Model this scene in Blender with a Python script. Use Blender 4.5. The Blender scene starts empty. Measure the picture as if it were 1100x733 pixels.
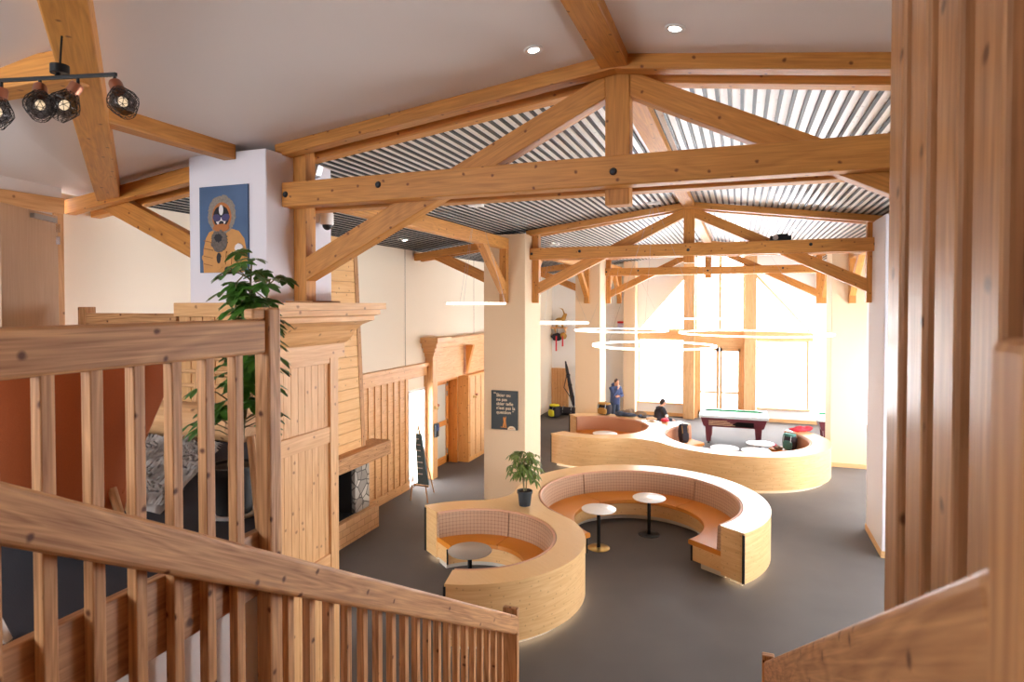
import bpy, bmesh, math, random
from mathutils import Vector, Matrix, noise
C = bpy.context.scene.collection
sc = bpy.context.scene
PI = math.pi
random.seed(7)

# ------------------------------------------------------------------ colours and materials
def srgb(r, g, b):
    f = lambda c: (c/255/12.92) if c/255 <= .04045 else ((c/255+.055)/1.055)**2.4
    return (f(r), f(g), f(b), 1)

class NT:
    def __init__(s, name):
        s.m = bpy.data.materials.new(name); s.m.use_nodes = True
        s.t = s.m.node_tree; s.b = s.t.nodes['Principled BSDF']
    def n(s, typ, **kw):
        o = s.t.nodes.new(typ)
        for k, v in kw.items():
            if k in o.inputs: o.inputs[k].default_value = v
            else: setattr(o, k, v)
        return o
    def l(s, a, b): s.t.links.new(a, b)

def plain(name, col, rough=.6, metal=0, spec=.5, emit=None, es=0, bump=0, bscale=60, alpha=None, trans=0, coat=0, var=0):
    t = NT(name); b = t.b
    b.inputs['Base Color'].default_value = col; b.inputs['Roughness'].default_value = rough
    b.inputs['Metallic'].default_value = metal; b.inputs['Specular IOR Level'].default_value = spec
    b.inputs['Coat Weight'].default_value = coat
    if trans: b.inputs['Transmission Weight'].default_value = trans
    if emit: b.inputs['Emission Color'].default_value = emit; b.inputs['Emission Strength'].default_value = es
    if bump or var:
        tc = t.n('ShaderNodeTexCoord'); nz = t.n('ShaderNodeTexNoise', Scale=bscale, Detail=3.0)
        t.l(tc.outputs['Object'], nz.inputs['Vector'])
        if bump:
            bp = t.n('ShaderNodeBump', Strength=bump, Distance=.01); t.l(nz.outputs['Fac'], bp.inputs['Height']); t.l(bp.outputs['Normal'], b.inputs['Normal'])
        if var:
            mx = t.n('ShaderNodeMix', data_type='RGBA')
            mx.inputs[6].default_value = tuple(c*(1-var) for c in col[:3])+(1,); mx.inputs[7].default_value = tuple(min(1, c*(1+var)) for c in col[:3])+(1,)
            t.l(nz.outputs['Fac'], mx.inputs[0]); t.l(mx.outputs[2], b.inputs['Base Color'])
    return t.m

def wood(name, light, dark, rough=.45, knots=1., coat=.0, plank=0, grain=1., spec=.5, kden=3.0, ksize=.05, fine=20, rings=9):
    t = NT(name); b = t.b
    uv = t.n('ShaderNodeUVMap'); oi = t.n('ShaderNodeObjectInfo')
    rnd = t.n('ShaderNodeVectorMath', operation='SCALE'); rnd.inputs[0].default_value = (17.3, 9.1, 0)
    t.l(oi.outputs['Random'], rnd.inputs['Scale'])
    ad = t.n('ShaderNodeVectorMath', operation='ADD'); t.l(uv.outputs[0], ad.inputs[0]); t.l(rnd.outputs[0], ad.inputs[1])
    m1 = t.n('ShaderNodeMapping'); m1.inputs['Scale'].default_value = (1.1, fine, 1); t.l(ad.outputs[0], m1.inputs[0])
    n1 = t.n('ShaderNodeTexNoise', Scale=1.6, Detail=5.0, Roughness=.6, Distortion=.7); t.l(m1.outputs[0], n1.inputs['Vector'])
    m2 = t.n('ShaderNodeMapping'); m2.inputs['Scale'].default_value = (.5, 5, 1); t.l(ad.outputs[0], m2.inputs[0])
    n2 = t.n('ShaderNodeTexNoise', Scale=1.0, Detail=2.0, Distortion=.4); t.l(m2.outputs[0], n2.inputs['Vector'])
    fr = t.n('ShaderNodeMath', operation='MULTIPLY'); fr.inputs[1].default_value = rings; t.l(n2.outputs['Fac'], fr.inputs[0])
    fr2 = t.n('ShaderNodeMath', operation='PINGPONG'); fr2.inputs[1].default_value = .5; t.l(fr.outputs[0], fr2.inputs[0])
    mixf = t.n('ShaderNodeMath', operation='MULTIPLY_ADD'); t.l(fr2.outputs[0], mixf.inputs[0]); mixf.inputs[1].default_value = .55*grain
    sub = t.n('ShaderNodeMath', operation='MULTIPLY_ADD'); t.l(n1.outputs['Fac'], sub.inputs[0]); sub.inputs[1].default_value = 1.5*grain; sub.inputs[2].default_value = -.55*grain-.05
    t.l(sub.outputs[0], mixf.inputs[2])
    cl = t.n('ShaderNodeClamp'); t.l(mixf.outputs[0], cl.inputs[0])
    mx = t.n('ShaderNodeMix', data_type='RGBA'); t.l(cl.outputs[0], mx.inputs[0]); mx.inputs[6].default_value = light; mx.inputs[7].default_value = dark
    # knots
    vo = t.n('ShaderNodeTexVoronoi', voronoi_dimensions='2D', Scale=kden); 
    nd = t.n('ShaderNodeTexNoise', Scale=14.0); t.l(ad.outputs[0], nd.inputs['Vector'])
    nm = t.n('ShaderNodeVectorMath', operation='SCALE'); nm.inputs['Scale'].default_value = .03; t.l(nd.outputs['Color'], nm.inputs[0])
    na = t.n('ShaderNodeVectorMath', operation='ADD'); t.l(ad.outputs[0], na.inputs[0]); t.l(nm.outputs[0], na.inputs[1])
    t.l(na.outputs[0], vo.inputs['Vector'])
    mr = t.n('ShaderNodeMapRange'); mr.inputs['From Min'].default_value = ksize*.5; mr.inputs['From Max'].default_value = ksize*1.35
    mr.inputs['To Min'].default_value = .85*knots; mr.inputs['To Max'].default_value = 0; t.l(vo.outputs['Distance'], mr.inputs[0])
    mk = t.n('ShaderNodeMix', data_type='RGBA'); t.l(mr.outputs[0], mk.inputs[0]); t.l(mx.outputs[2], mk.inputs[6])
    mk.inputs[7].default_value = (dark[0]*.36, dark[1]*.22, dark[2]*.14, 1)
    out = mk.outputs[2]
    if plank:
        sx = t.n('ShaderNodeSeparateXYZ'); t.l(uv.outputs[0], sx.inputs[0])
        dv = t.n('ShaderNodeMath', operation='DIVIDE'); t.l(sx.outputs[1], dv.inputs[0]); dv.inputs[1].default_value = plank
        ff = t.n('ShaderNodeMath', operation='FRACT'); t.l(dv.outputs[0], ff.inputs[0])
        lt = t.n('ShaderNodeMath', operation='LESS_THAN'); t.l(ff.outputs[0], lt.inputs[0]); lt.inputs[1].default_value = .05
        mp = t.n('ShaderNodeMix', data_type='RGBA'); t.l(out, mp.inputs[6]); mp.inputs[7].default_value = tuple(c*.45 for c in dark[:3])+(1,)
        ml = t.n('ShaderNodeMath', operation='MULTIPLY'); t.l(lt.outputs[0], ml.inputs[0]); ml.inputs[1].default_value = .6
        t.l(ml.outputs[0], mp.inputs[0]); out = mp.outputs[2]
    t.l(out, b.inputs['Base Color'])
    b.inputs['Roughness'].default_value = rough; b.inputs['Coat Weight'].default_value = coat; b.inputs['Coat Roughness'].default_value = .15
    b.inputs['Specular IOR Level'].default_value = spec
    bp = t.n('ShaderNodeBump', Strength=.12, Distance=.004); t.l(n1.outputs['Fac'], bp.inputs['Height']); t.l(bp.outputs['Normal'], b.inputs['Normal'])
    return t.m

def carpet():
    t = NT('carpet'); b = t.b
    tc = t.n('ShaderNodeTexCoord')
    n1 = t.n('ShaderNodeTexNoise', Scale=260.0, Detail=2.0); t.l(tc.outputs['Object'], n1.inputs['Vector'])
    n2 = t.n('ShaderNodeTexNoise', Scale=1.3, Detail=3.0); t.l(tc.outputs['Object'], n2.inputs['Vector'])
    mx = t.n('ShaderNodeMix', data_type='RGBA'); mx.inputs[6].default_value = srgb(66, 62, 61); mx.inputs[7].default_value = srgb(114, 107, 103)
    md = t.n('ShaderNodeMath', operation='MULTIPLY_ADD'); t.l(n2.outputs['Fac'], md.inputs[0]); md.inputs[1].default_value = .35
    t.l(n1.outputs['Fac'], md.inputs[2]); 
    sb = t.n('ShaderNodeMath', operation='SUBTRACT'); t.l(md.outputs[0], sb.inputs[0]); sb.inputs[1].default_value = .2
    t.l(sb.outputs[0], mx.inputs[0]); t.l(mx.outputs[2], b.inputs['Base Color'])
    b.inputs['Roughness'].default_value = .75; b.inputs['Specular IOR Level'].default_value = .35
    bp = t.n('ShaderNodeBump', Strength=.3, Distance=.004); t.l(n1.outputs['Fac'], bp.inputs['Height']); t.l(bp.outputs['Normal'], b.inputs['Normal'])
    return t.m

def plaid(name, base, line, line2, pitch):
    t = NT(name); b = t.b
    uv = t.n('ShaderNodeUVMap'); sx = t.n('ShaderNodeSeparateXYZ'); t.l(uv.outputs[0], sx.inputs[0])
    outs = []
    for i in (0, 1):
        dv = t.n('ShaderNodeMath', operation='DIVIDE'); t.l(sx.outputs[i], dv.inputs[0]); dv.inputs[1].default_value = pitch
        ff = t.n('ShaderNodeMath', operation='FRACT'); t.l(dv.outputs[0], ff.inputs[0])
        lt = t.n('ShaderNodeMath', operation='LESS_THAN'); t.l(ff.outputs[0], lt.inputs[0]); lt.inputs[1].default_value = .2
        outs.append(lt)
    ad = t.n('ShaderNodeMath', operation='ADD'); t.l(outs[0].outputs[0], ad.inputs[0]); t.l(outs[1].outputs[0], ad.inputs[1])
    hf = t.n('ShaderNodeMath', operation='MULTIPLY'); t.l(ad.outputs[0], hf.inputs[0]); hf.inputs[1].default_value = .5
    cr = t.n('ShaderNodeValToRGB'); t.l(hf.outputs[0], cr.inputs[0])
    cr.color_ramp.elements[0].color = base; cr.color_ramp.elements[1].color = line2
    e = cr.color_ramp.elements.new(.5); e.color = line
    t.l(cr.outputs[0], b.inputs['Base Color']); b.inputs['Roughness'].default_value = .85
    b.inputs['Sheen Weight'].default_value = .15
    return t.m

def stone(name, c1, c2, mortar, scale):
    t = NT(name); b = t.b
    tc = t.n('ShaderNodeTexCoord'); vo = t.n('ShaderNodeTexVoronoi', Scale=scale); t.l(tc.outputs['Object'], vo.inputs['Vector'])
    v2 = t.n('ShaderNodeTexVoronoi', Scale=scale, feature='DISTANCE_TO_EDGE'); t.l(tc.outputs['Object'], v2.inputs['Vector'])
    sx = t.n('ShaderNodeSeparateXYZ'); t.l(vo.outputs['Color'], sx.inputs[0])
    mx = t.n('ShaderNodeMix', data_type='RGBA'); t.l(sx.outputs[0], mx.inputs[0]); mx.inputs[6].default_value = c1; mx.inputs[7].default_value = c2
    lt = t.n('ShaderNodeMath', operation='LESS_THAN'); t.l(v2.outputs['Distance'], lt.inputs[0]); lt.inputs[1].default_value = .05
    m2 = t.n('ShaderNodeMix', data_type='RGBA'); t.l(lt.outputs[0], m2.inputs[0]); t.l(mx.outputs[2], m2.inputs[6]); m2.inputs[7].default_value = mortar
    t.l(m2.outputs[2], b.inputs['Base Color']); b.inputs['Roughness'].default_value = .8
    bp = t.n('ShaderNodeBump', Strength=.8, Distance=.02); t.l(v2.outputs['Distance'], bp.inputs['Height']); t.l(bp.outputs['Normal'], b.inputs['Normal'])
    return t.m

def brick(name, c1, c2, mortar, w, h):
    t = NT(name); b = t.b
    uv = t.n('ShaderNodeUVMap'); br = t.n('ShaderNodeTexBrick', Scale=1.0)
    br.inputs['Color1'].default_value = c1; br.inputs['Color2'].default_value = c2; br.inputs['Mortar'].default_value = mortar
    br.inputs['Brick Width'].default_value = w; br.inputs['Row Height'].default_value = h; br.inputs['Mortar Size'].default_value = .006
    t.l(uv.outputs[0], br.inputs['Vector']); t.l(br.outputs['Color'], b.inputs['Base Color']); b.inputs['Roughness'].default_value = .7
    return t.m

def glass(name, tint=(1, 1, 1, 1), rough=0.):
    t = NT(name); t.t.nodes.remove(t.b)
    o = t.t.nodes['Material Output']
    tr = t.n('ShaderNodeBsdfTransparent'); tr.inputs[0].default_value = tint
    gl = t.n('ShaderNodeBsdfGlossy', Roughness=.02); fz = t.n('ShaderNodeFresnel', IOR=1.3)
    mx = t.n('ShaderNodeMixShader'); ge = t.n('ShaderNodeNewGeometry'); iv = t.n('ShaderNodeMath', operation='SUBTRACT'); iv.inputs[0].default_value = 1; t.l(ge.outputs['Backfacing'], iv.inputs[1])
    ml = t.n('ShaderNodeMath', operation='MULTIPLY'); t.l(fz.outputs[0], ml.inputs[0]); t.l(iv.outputs[0], ml.inputs[1])
    t.l(ml.outputs[0], mx.inputs[0]); t.l(tr.outputs[0], mx.inputs[1]); t.l(gl.outputs[0], mx.inputs[2])
    t.l(mx.outputs[0], o.inputs[0]); return t.m

def emitter(name, col, s):
    t = NT(name); t.b.inputs['Base Color'].default_value = (.8, .8, .8, 1)
    t.b.inputs['Emission Color'].default_value = col; t.b.inputs['Emission Strength'].default_value = s
    return t.m

M = dict(
    carpet=carpet(),
    dark_carpet=plain('dark_carpet', srgb(38, 38, 48), .9, bump=.3, bscale=200),
    plaster=plain('white_plaster', srgb(232, 226, 222), .85, bump=.05, bscale=40),
    ceil=plain('ceiling_plaster', srgb(238, 232, 228), .9, bump=.04, bscale=30),
    cream=plain('cream_plaster', srgb(236, 224, 204), .85, bump=.05, bscale=40),
    dcol=plain('cool_lit_plaster', srgb(232, 230, 238), .8, bump=.05, bscale=40),  # cool daylight on these columns painted in as a whiter plaster
    column=plain('warm_lit_plaster', srgb(232, 206, 172), .8, bump=.05, bscale=40),  # same column plaster with warm light painted in as tan
    truss=wood('spruce_beam', srgb(210, 146, 70), srgb(156, 94, 38), .5, fine=26, rings=12, kden=3.4),
    rail=wood('larch_rail', srgb(214, 164, 114), srgb(138, 88, 52), .5, coat=0, spec=.3, grain=1.3, knots=1.1, fine=38, rings=15, kden=4.4, ksize=.058),
    clad=wood('cladding_wood', srgb(196, 148, 104), srgb(132, 88, 56), .38, coat=.25, kden=2.6, grain=1.2, fine=30),
    panel=wood('pine_panel', srgb(232, 184, 128), srgb(194, 132, 76), .45, knots=.8),
    pine=wood('knotty_pine', srgb(236, 180, 110), srgb(214, 146, 76), .45, kden=5, ksize=.07),
    planks=wood('pine_planks', srgb(240, 194, 132), srgb(220, 160, 96), .5, knots=.7),
    pod=wood('pod_spruce', srgb(235, 194, 138), srgb(210, 156, 98), .38, kden=6.5, ksize=.075, knots=.45, grain=1.0),
    podtop=wood('pod_ledge', srgb(236, 194, 136), srgb(226, 178, 116), .32, knots=.1, grain=.6, coat=.3),
    podend=wood('pod_end_grain', srgb(232, 188, 130), srgb(212, 158, 98), .4, kden=6, ksize=.07, knots=.6),
    orangewood=wood('orange_door_wood', srgb(222, 150, 70), srgb(190, 112, 44), .45),
    frame=wood('window_larch', srgb(226, 184, 134), srgb(198, 148, 96), .5, knots=.4),
    ceilboard=wood('ceiling_board', srgb(246, 240, 232), srgb(222, 210, 196), .3, knots=.5, spec=.8),
    slat=plain('black_slat', srgb(26, 26, 30), .45),
    black=plain('black_metal', srgb(22, 22, 24), .4, metal=.4),
    blackedge=plain('black_edging', srgb(20, 18, 18), .5),
    bolt=plain('iron_bolt', srgb(52, 56, 62), .45, metal=.7),
    chrome=plain('chrome', srgb(200, 200, 205), .2, metal=1),
    steel=plain('brushed_steel', srgb(170, 170, 172), .35, metal=.9),
    copper=plain('copper_socket', srgb(176, 120, 96), .35, metal=.9),
    brass=plain('brass_foot', srgb(196, 164, 96), .3, metal=.9),
    white=plain('white_paint', srgb(240, 240, 240), .5),
    whitetop=plain('white_laminate', srgb(235, 232, 228), .3, coat=.3),
    greytop=plain('grey_laminate', srgb(150, 140, 130), .35),
    leather=plain('cognac_leather', srgb(204, 124, 34), .5, bump=.08, bscale=120, var=.08),
    leather_back=plain('tan_leather_back', srgb(188, 132, 98), .55, bump=.08, bscale=120, var=.08),
    plaid=plaid('checked_tweed', srgb(184, 148, 118), srgb(164, 126, 100), srgb(126, 92, 74), .062),
    piping=plain('piping', srgb(206, 156, 126), .6),
    velvet=plain('rust_velvet', srgb(172, 88, 38), .75, bump=.1, bscale=200, var=.12),
    fur=plain('grey_shag', srgb(176, 170, 166), .95, var=.3, bscale=14),
    log=wood('raw_log', srgb(206, 160, 112), srgb(156, 108, 68), .7),
    plinth=plain('plinth', srgb(210, 200, 186), .6),
    led=emitter('led_warm', (1, .80, .52, 1), 8),
    ring=emitter('led_ring', (1, .93, .84, 1), 7),
    bulb=emitter('bulb_glow', (1, .72, .4, 1), 1.2),
    spot=emitter('downlight_glow', (1, .92, .82, 1), 14),
    pot=plain('dark_pot', srgb(40, 50, 58), .5),
    blackpot=plain('black_pot', srgb(24, 24, 26), .6),
    soil=plain('soil', srgb(50, 36, 26), .95),
    leaf=plain('leaf_green', srgb(66, 112, 40), .3, var=.35, bscale=9),
    leaf2=plain('leaf_olive', srgb(104, 124, 58), .45, var=.35, bscale=14),
    stem=plain('plant_stem', srgb(120, 110, 74), .7),
    stone=stone('hearth_stone', srgb(126, 118, 108), srgb(205, 196, 182), srgb(96, 90, 84), 5),
    soot=plain('sooty_firebox', srgb(30, 26, 24), .9),
    brick=brick('hearth_tile', srgb(226, 180, 132), srgb(214, 166, 116), srgb(186, 136, 92), .24, .13),
    glass=glass('window_glass'),
    smoke=glass('smoked_glass', (.5, .5, .52, 1)),
    frost=plain('frosted_pane', srgb(206, 204, 190), .25),
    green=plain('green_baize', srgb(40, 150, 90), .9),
    poolcloth=plain('glare_baize', srgb(176, 214, 206), .5),  # bright glare on the cloth painted into its colour
    maroon=plain('maroon_laminate', srgb(112, 56, 68), .3),
    poolrail=plain('pool_rail', srgb(206, 220, 226), .3),
    navy=plain('navy_cloth', srgb(62, 78, 122), .85, bump=.3, bscale=30),
    dark=plain('dark_cloth', srgb(46, 42, 50), .85, bump=.3, bscale=30),
    darkblue=plain('slate_cloth', srgb(58, 72, 96), .8, bump=.4, bscale=25),
    khaki=plain('khaki_cloth', srgb(146, 124, 102), .85, bump=.4, bscale=25),
    ochre=plain('ochre_cloth', srgb(178, 136, 66), .8, bump=.3, bscale=25),
    red=plain('red_cloth', srgb(206, 44, 62), .75, bump=.4, bscale=25),
    pink=plain('pink_cloth', srgb(226, 120, 140), .8),
    yellow=plain('yellow_cloth', srgb(226, 222, 50), .7),
    teal=plain('teal_print', srgb(70, 120, 110), .7),
    skin=plain('skin', srgb(214, 160, 132), .5),
    hair=plain('dark_hair', srgb(48, 36, 34), .7),
    beige=plain('beige_cloth', srgb(222, 190, 156), .8),
    door=wood('beech_door', srgb(204, 170, 138), srgb(184, 146, 112), .4, knots=0, grain=.7),
    snow=plain('snow', srgb(250, 250, 252), .8),
    # pictures
    p_blue=plain('print_blue', srgb(72, 100, 136), .5, var=.35, bscale=3),
    p_coat=plain('print_coat', srgb(204, 148, 84), .6, var=.15, bscale=18),
    p_coat2=plain('print_coat_seam', srgb(150, 98, 50), .6),
    p_fur=plain('print_fur', srgb(142, 134, 124), .8, var=.45, bscale=40),
    p_fur2=plain('print_beard', srgb(108, 98, 92), .8, var=.6, bscale=40),
    p_black=plain('print_black', srgb(28, 26, 34), .5),
    p_white=plain('print_white', srgb(226, 222, 224), .6),
    p_lens=plain('print_lens', srgb(70, 66, 110), .3),
    p_rust=plain('print_rust', srgb(180, 110, 56), .6),
    slate=plain('poster_slate', srgb(38, 48, 50), .5),
    ink=plain('poster_cream', srgb(236, 214, 180), .6),
    inkorange=plain('poster_orange', srgb(214, 138, 62), .6),
    chalk=plain('chalkboard', srgb(84, 110, 116), .6, var=.3, bscale=20),
)

# ------------------------------------------------------------------ mesh builder
ORG = {}
class MB:
    def __init__(s): s.v = []; s.f = []; s.uv = []
    def quad(s, idx, uvs): s.f.append(tuple(idx)); s.uv.append(list(uvs))
    def obox(s, c, ax, ay, az):
        """oriented box: centre, three half-axis vectors; grain runs along the longest"""
        c = Vector(c); A = [Vector(ax), Vector(ay), Vector(az)]
        if A[0].cross(A[1]).dot(A[2]) < 0: A[2] = -A[2]
        L = [a.length for a in A]; g = L.index(max(L)); n0 = len(s.v)
        for k in (-1, 1):
            for j in (-1, 1):
                for i in (-1, 1): s.v.append(c+A[0]*i+A[1]*j+A[2]*k)
        off = random.random()*5
        for ax_, sg, idx in ((0, -1, (0, 4, 6, 2)), (0, 1, (1, 3, 7, 5)), (1, -1, (0, 1, 5, 4)), (1, 1, (2, 6, 7, 3)), (2, -1, (0, 2, 3, 1)), (2, 1, (4, 5, 7, 6))):
            rest = [a for a in (0, 1, 2) if a != ax_]
            if g in rest: u_ = g; v_ = [a for a in rest if a != g][0]
            else: u_, v_ = rest
            uvs = []
            for q in idx:
                sgn = ((q & 1)*2-1, ((q >> 1) & 1)*2-1, ((q >> 2) & 1)*2-1)
                uvs.append((sgn[u_]*L[u_]+off, sgn[v_]*L[v_]+off*.7+ax_*.37+sg*.11))
            s.quad([n0+q for q in idx], uvs)
        return s
    def box(s, x0, x1, y0, y1, z0, z1):
        return s.obox(((x0+x1)/2, (y0+y1)/2, (z0+z1)/2), (abs(x1-x0)/2, 0, 0), (0, abs(y1-y0)/2, 0), (0, 0, abs(z1-z0)/2))
    def beam(s, p0, p1, w, h, up=(0, 0, 1)):
        p0 = Vector(p0); p1 = Vector(p1); d = p1-p0; L = d.length; d.normalize()
        side = d.cross(Vector(up))
        if side.length < 1e-4: side = d.cross(Vector((0, 1, 0)))
        side.normalize(); u = side.cross(d).normalized()
        return s.obox((p0+p1)/2, d*(L/2), side*(w/2), u*(h/2))
    def prism(s, poly, vec, flip=False):
        """closed planar polygon (3D points) extruded by vec"""
        poly = [Vector(p) for p in poly]; vec = Vector(vec); n = len(poly); n0 = len(s.v)
        nrm = Vector((0, 0, 0))
        for i in range(n): nrm += poly[i].cross(poly[(i+1) % n])
        if nrm.dot(vec) > 0: poly.reverse()
        nrm.normalize()
        e = max(((poly[(i+1) % n]-poly[i]) for i in range(n)), key=lambda q: q.length).normalized(); f = nrm.cross(e)
        off = random.random()*5
        s.v += poly+[p+vec for p in poly]
        tuv = [(p.dot(e)+off, p.dot(f)+off) for p in poly]
        s.quad([n0+i for i in range(n)], tuv); s.quad([n0+n+i for i in reversed(range(n))], list(reversed(tuv)))
        acc = off
        for i in range(n):
            j = (i+1) % n; L = (poly[j]-poly[i]).length; V = vec.length
            s.quad([n0+i, n0+n+i, n0+n+j, n0+j], [(acc, 0), (acc, V), (acc+L, V), (acc+L, 0)]); acc += L
        return s
    def tube(s, pts, r, n=8, cap=True):
        pts = [Vector(p) for p in pts]; m = len(pts); rr = r if isinstance(r, (list, tuple)) else [r]*m
        n0 = len(s.v); prev = None; acc = 0
        us = []
        for i, p in enumerate(pts):
            d = (pts[min(i+1, m-1)]-pts[max(i-1, 0)]).normalized()
            if prev is None:
                a = d.cross(Vector((0, 0, 1)))
                if a.length < .05: a = d.cross(Vector((0, 1, 0)))
            else: a = prev-d*prev.dot(d)
            a.normalize(); prev = a; b = d.cross(a)
            if i: acc += (pts[i]-pts[i-1]).length
            us.append(acc)
            for k in range(n):
                t = 2*PI*k/n; s.v.append(p+(a*math.cos(t)+b*math.sin(t))*rr[i])
        for i in range(m-1):
            for k in range(n):
                k2 = (k+1) % n; w = 2*PI*rr[i]/n
                s.quad([n0+i*n+k, n0+i*n+k2, n0+(i+1)*n+k2, n0+(i+1)*n+k], [(us[i], k*w), (us[i], (k+1)*w), (us[i+1], (k+1)*w), (us[i+1], k*w)])
        if cap:
            s.quad([n0+k for k in reversed(range(n))], [(0, 0)]*n); s.quad([n0+(m-1)*n+k for k in range(n)], [(0, 0)]*n)
        return s
    def lathe(s, prof, c=(0, 0, 0), n=24, M4=None):
        c = Vector(c); n0 = len(s.v); m = len(prof)
        for r, z in prof:
            for k in range(n):
                t = 2*PI*k/n; p = Vector((r*math.cos(t), r*math.sin(t), z)); s.v.append((M4 @ p if M4 else p)+c)
        acc = 0
        for i in range(m-1):
            for k in range(n):
                k2 = (k+1) % n
                s.quad([n0+i*n+k, n0+i*n+k2, n0+(i+1)*n+k2, n0+(i+1)*n+k], [(k*.05, acc), (k*.05+.05, acc), (k*.05+.05, acc+.05), (k*.05, acc+.05)])
            acc += .05
        if prof[0] == prof[-1]: return s
        if prof[0][0] > 1e-5: s.quad([n0+k for k in reversed(range(n))], [s_.xy for s_ in (s.v[n0+k] for k in reversed(range(n)))])
        if prof[-1][0] > 1e-5: s.quad([n0+(m-1)*n+k for k in range(n)], [s.v[n0+(m-1)*n+k].xy for k in range(n)])
        return s
    def blob(s, c, r, M3=None, n=14, jit=0, seed=0):
        c = Vector(c); r = Vector(r) if not isinstance(r, (int, float)) else Vector((r, r, r)); n0 = len(s.v); m = n//2+1
        for i in range(m+1):
            ph = PI*i/m-PI/2
            for k in range(n):
                t = 2*PI*k/n; d = Vector((math.cos(ph)*math.cos(t), math.cos(ph)*math.sin(t), math.sin(ph)))
                p = Vector((d.x*r.x, d.y*r.y, d.z*r.z))
                if jit: p *= 1+jit*noise.noise(d*2.2+Vector((seed*3.1, seed, 0)))
                s.v.append(c+(M3 @ p if M3 else p))
        for i in range(m):
            for k in range(n):
                k2 = (k+1) % n
                s.quad([n0+i*n+k, n0+i*n+k2, n0+(i+1)*n+k2, n0+(i+1)*n+k], [(k/n, i/m), ((k+1)/n, i/m), ((k+1)/n, (i+1)/m), (k/n, (i+1)/m)])
        return s
    def rings(s, loops, closed=True, cap=True):
        """loft a list of equal-length point loops"""
        n0 = len(s.v); m = len(loops); n = len(loops[0])
        for L in loops: s.v += [Vector(p) for p in L]
        us = [0]
        for j in range(1, m): us.append(us[-1]+(Vector(loops[j][0])-Vector(loops[j-1][0])).length)
        vs = [0]
        for k in range(1, n+1): vs.append(vs[-1]+(Vector(loops[0][k % n])-Vector(loops[0][k-1])).length)
        for j in range(m-1):
            for k in range(n if closed else n-1):
                k2 = (k+1) % n
                s.quad([n0+j*n+k, n0+(j+1)*n+k, n0+(j+1)*n+k2, n0+j*n+k2], [(us[j], vs[k]), (us[j+1], vs[k]), (us[j+1], vs[k+1]), (us[j], vs[k+1])])
        if cap and closed:
            s.quad([n0+k for k in range(n)], [(Vector(loops[0][k]).z, vs[k]) for k in range(n)])
            s.quad([n0+(m-1)*n+k for k in reversed(range(n))], [(Vector(loops[-1][k]).z, vs[k]) for k in reversed(range(n))])
        return s
    def build(s, name, mat, parent=None, bevel=0, smooth=False, angle=35, loc=None, remesh=0, segs=2, subsurf=0):
        if parent is not None: org = ORG[parent.name]
        elif loc is not None: org = Vector(loc)
        else:
            xs = [p.x for p in s.v]; ys = [p.y for p in s.v]; zs = [p.z for p in s.v]
            org = Vector(((min(xs)+max(xs))/2, (min(ys)+max(ys))/2, min(zs)))
        me = bpy.data.meshes.new(name)
        me.from_pydata([tuple(p-org) for p in s.v], [], s.f)
        ul = me.uv_layers.new(name='UVMap'); i = 0
        for fu in s.uv:
            for u in fu: ul.data[i].uv = (u[0], u[1]); i += 1
        if remesh or smooth or subsurf:
            bm = bmesh.new(); bm.from_mesh(me)
            bmesh.ops.remove_doubles(bm, verts=bm.verts, dist=1e-5); bmesh.ops.recalc_face_normals(bm, faces=bm.faces)
            bm.to_mesh(me); bm.free()
        me.materials.append(M[mat] if isinstance(mat, str) else mat)
        if smooth or remesh or subsurf:
            me.shade_smooth()
            if not remesh: me.set_sharp_from_angle(angle=math.radians(angle))
        o = bpy.data.objects.new(name, me); C.objects.link(o)
        if parent is not None: o.parent = parent; ORG[o.name] = org
        else: o.location = org; ORG[o.name] = org
        if remesh:
            md = o.modifiers.new('r', 'REMESH'); md.mode = 'VOXEL'; md.voxel_size = remesh; md.use_smooth_shade = True
            m2 = o.modifiers.new('s', 'SMOOTH'); m2.factor = .5; m2.iterations = 4
        if bevel:
            md = o.modifiers.new('b', 'BEVEL'); md.width = bevel; md.segments = segs; md.limit_method = 'ANGLE'; md.angle_limit = math.radians(40)
        if subsurf:
            md = o.modifiers.new('ss', 'SUBSURF'); md.levels = subsurf; md.render_levels = subsurf
        return o

def tag(o, label, cat, group=None, kind=None):
    o['label'] = label; o['category'] = cat
    if group: o['group'] = group
    if kind: o['kind'] = kind
    return o
def thing(name, loc, label, cat, group=None):
    o = bpy.data.objects.new(name, None); o.empty_display_size = .1; C.objects.link(o); o.location = loc; ORG[o.name] = Vector(loc)
    return tag(o, label, cat, group)
def struct(o): o['kind'] = 'structure'; return o
def dup(root, loc, rotz=0, label=None):
    def cp(o, par):
        c = o.copy(); C.objects.link(c)
        if par is not None: c.parent = par
        for ch in o.children: cp(ch, c)
        return c
    r = cp(root, None); r.location = loc; r.rotation_euler = (0, 0, rotz); ORG[r.name] = Vector(loc)
    if label: r['label'] = label
    return r

# ------------------------------------------------------------------ camera
EYE = Vector((0, 0, 4.55)); F = 673.; P = math.radians(1.2); YAW = math.radians(20)
cam = bpy.data.cameras.new('camera'); co = bpy.data.objects.new('camera', cam); C.objects.link(co)
co.location = EYE; co.rotation_euler = (PI/2-P, 0, YAW)
cam.sensor_width = 36; cam.lens = F/1100*36; PY = 327+F*math.tan(P); cam.shift_y = (PY-366.5)/1100; cam.clip_start = .02; cam.clip_end = 500
cam.dof.use_dof = True; cam.dof.focus_distance = 8.0; cam.dof.aperture_fstop = 4.0
sc.camera = co

XR = -1.04
def zc(x): return 6.72-.13*abs(x-XR)       # roof line

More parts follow.
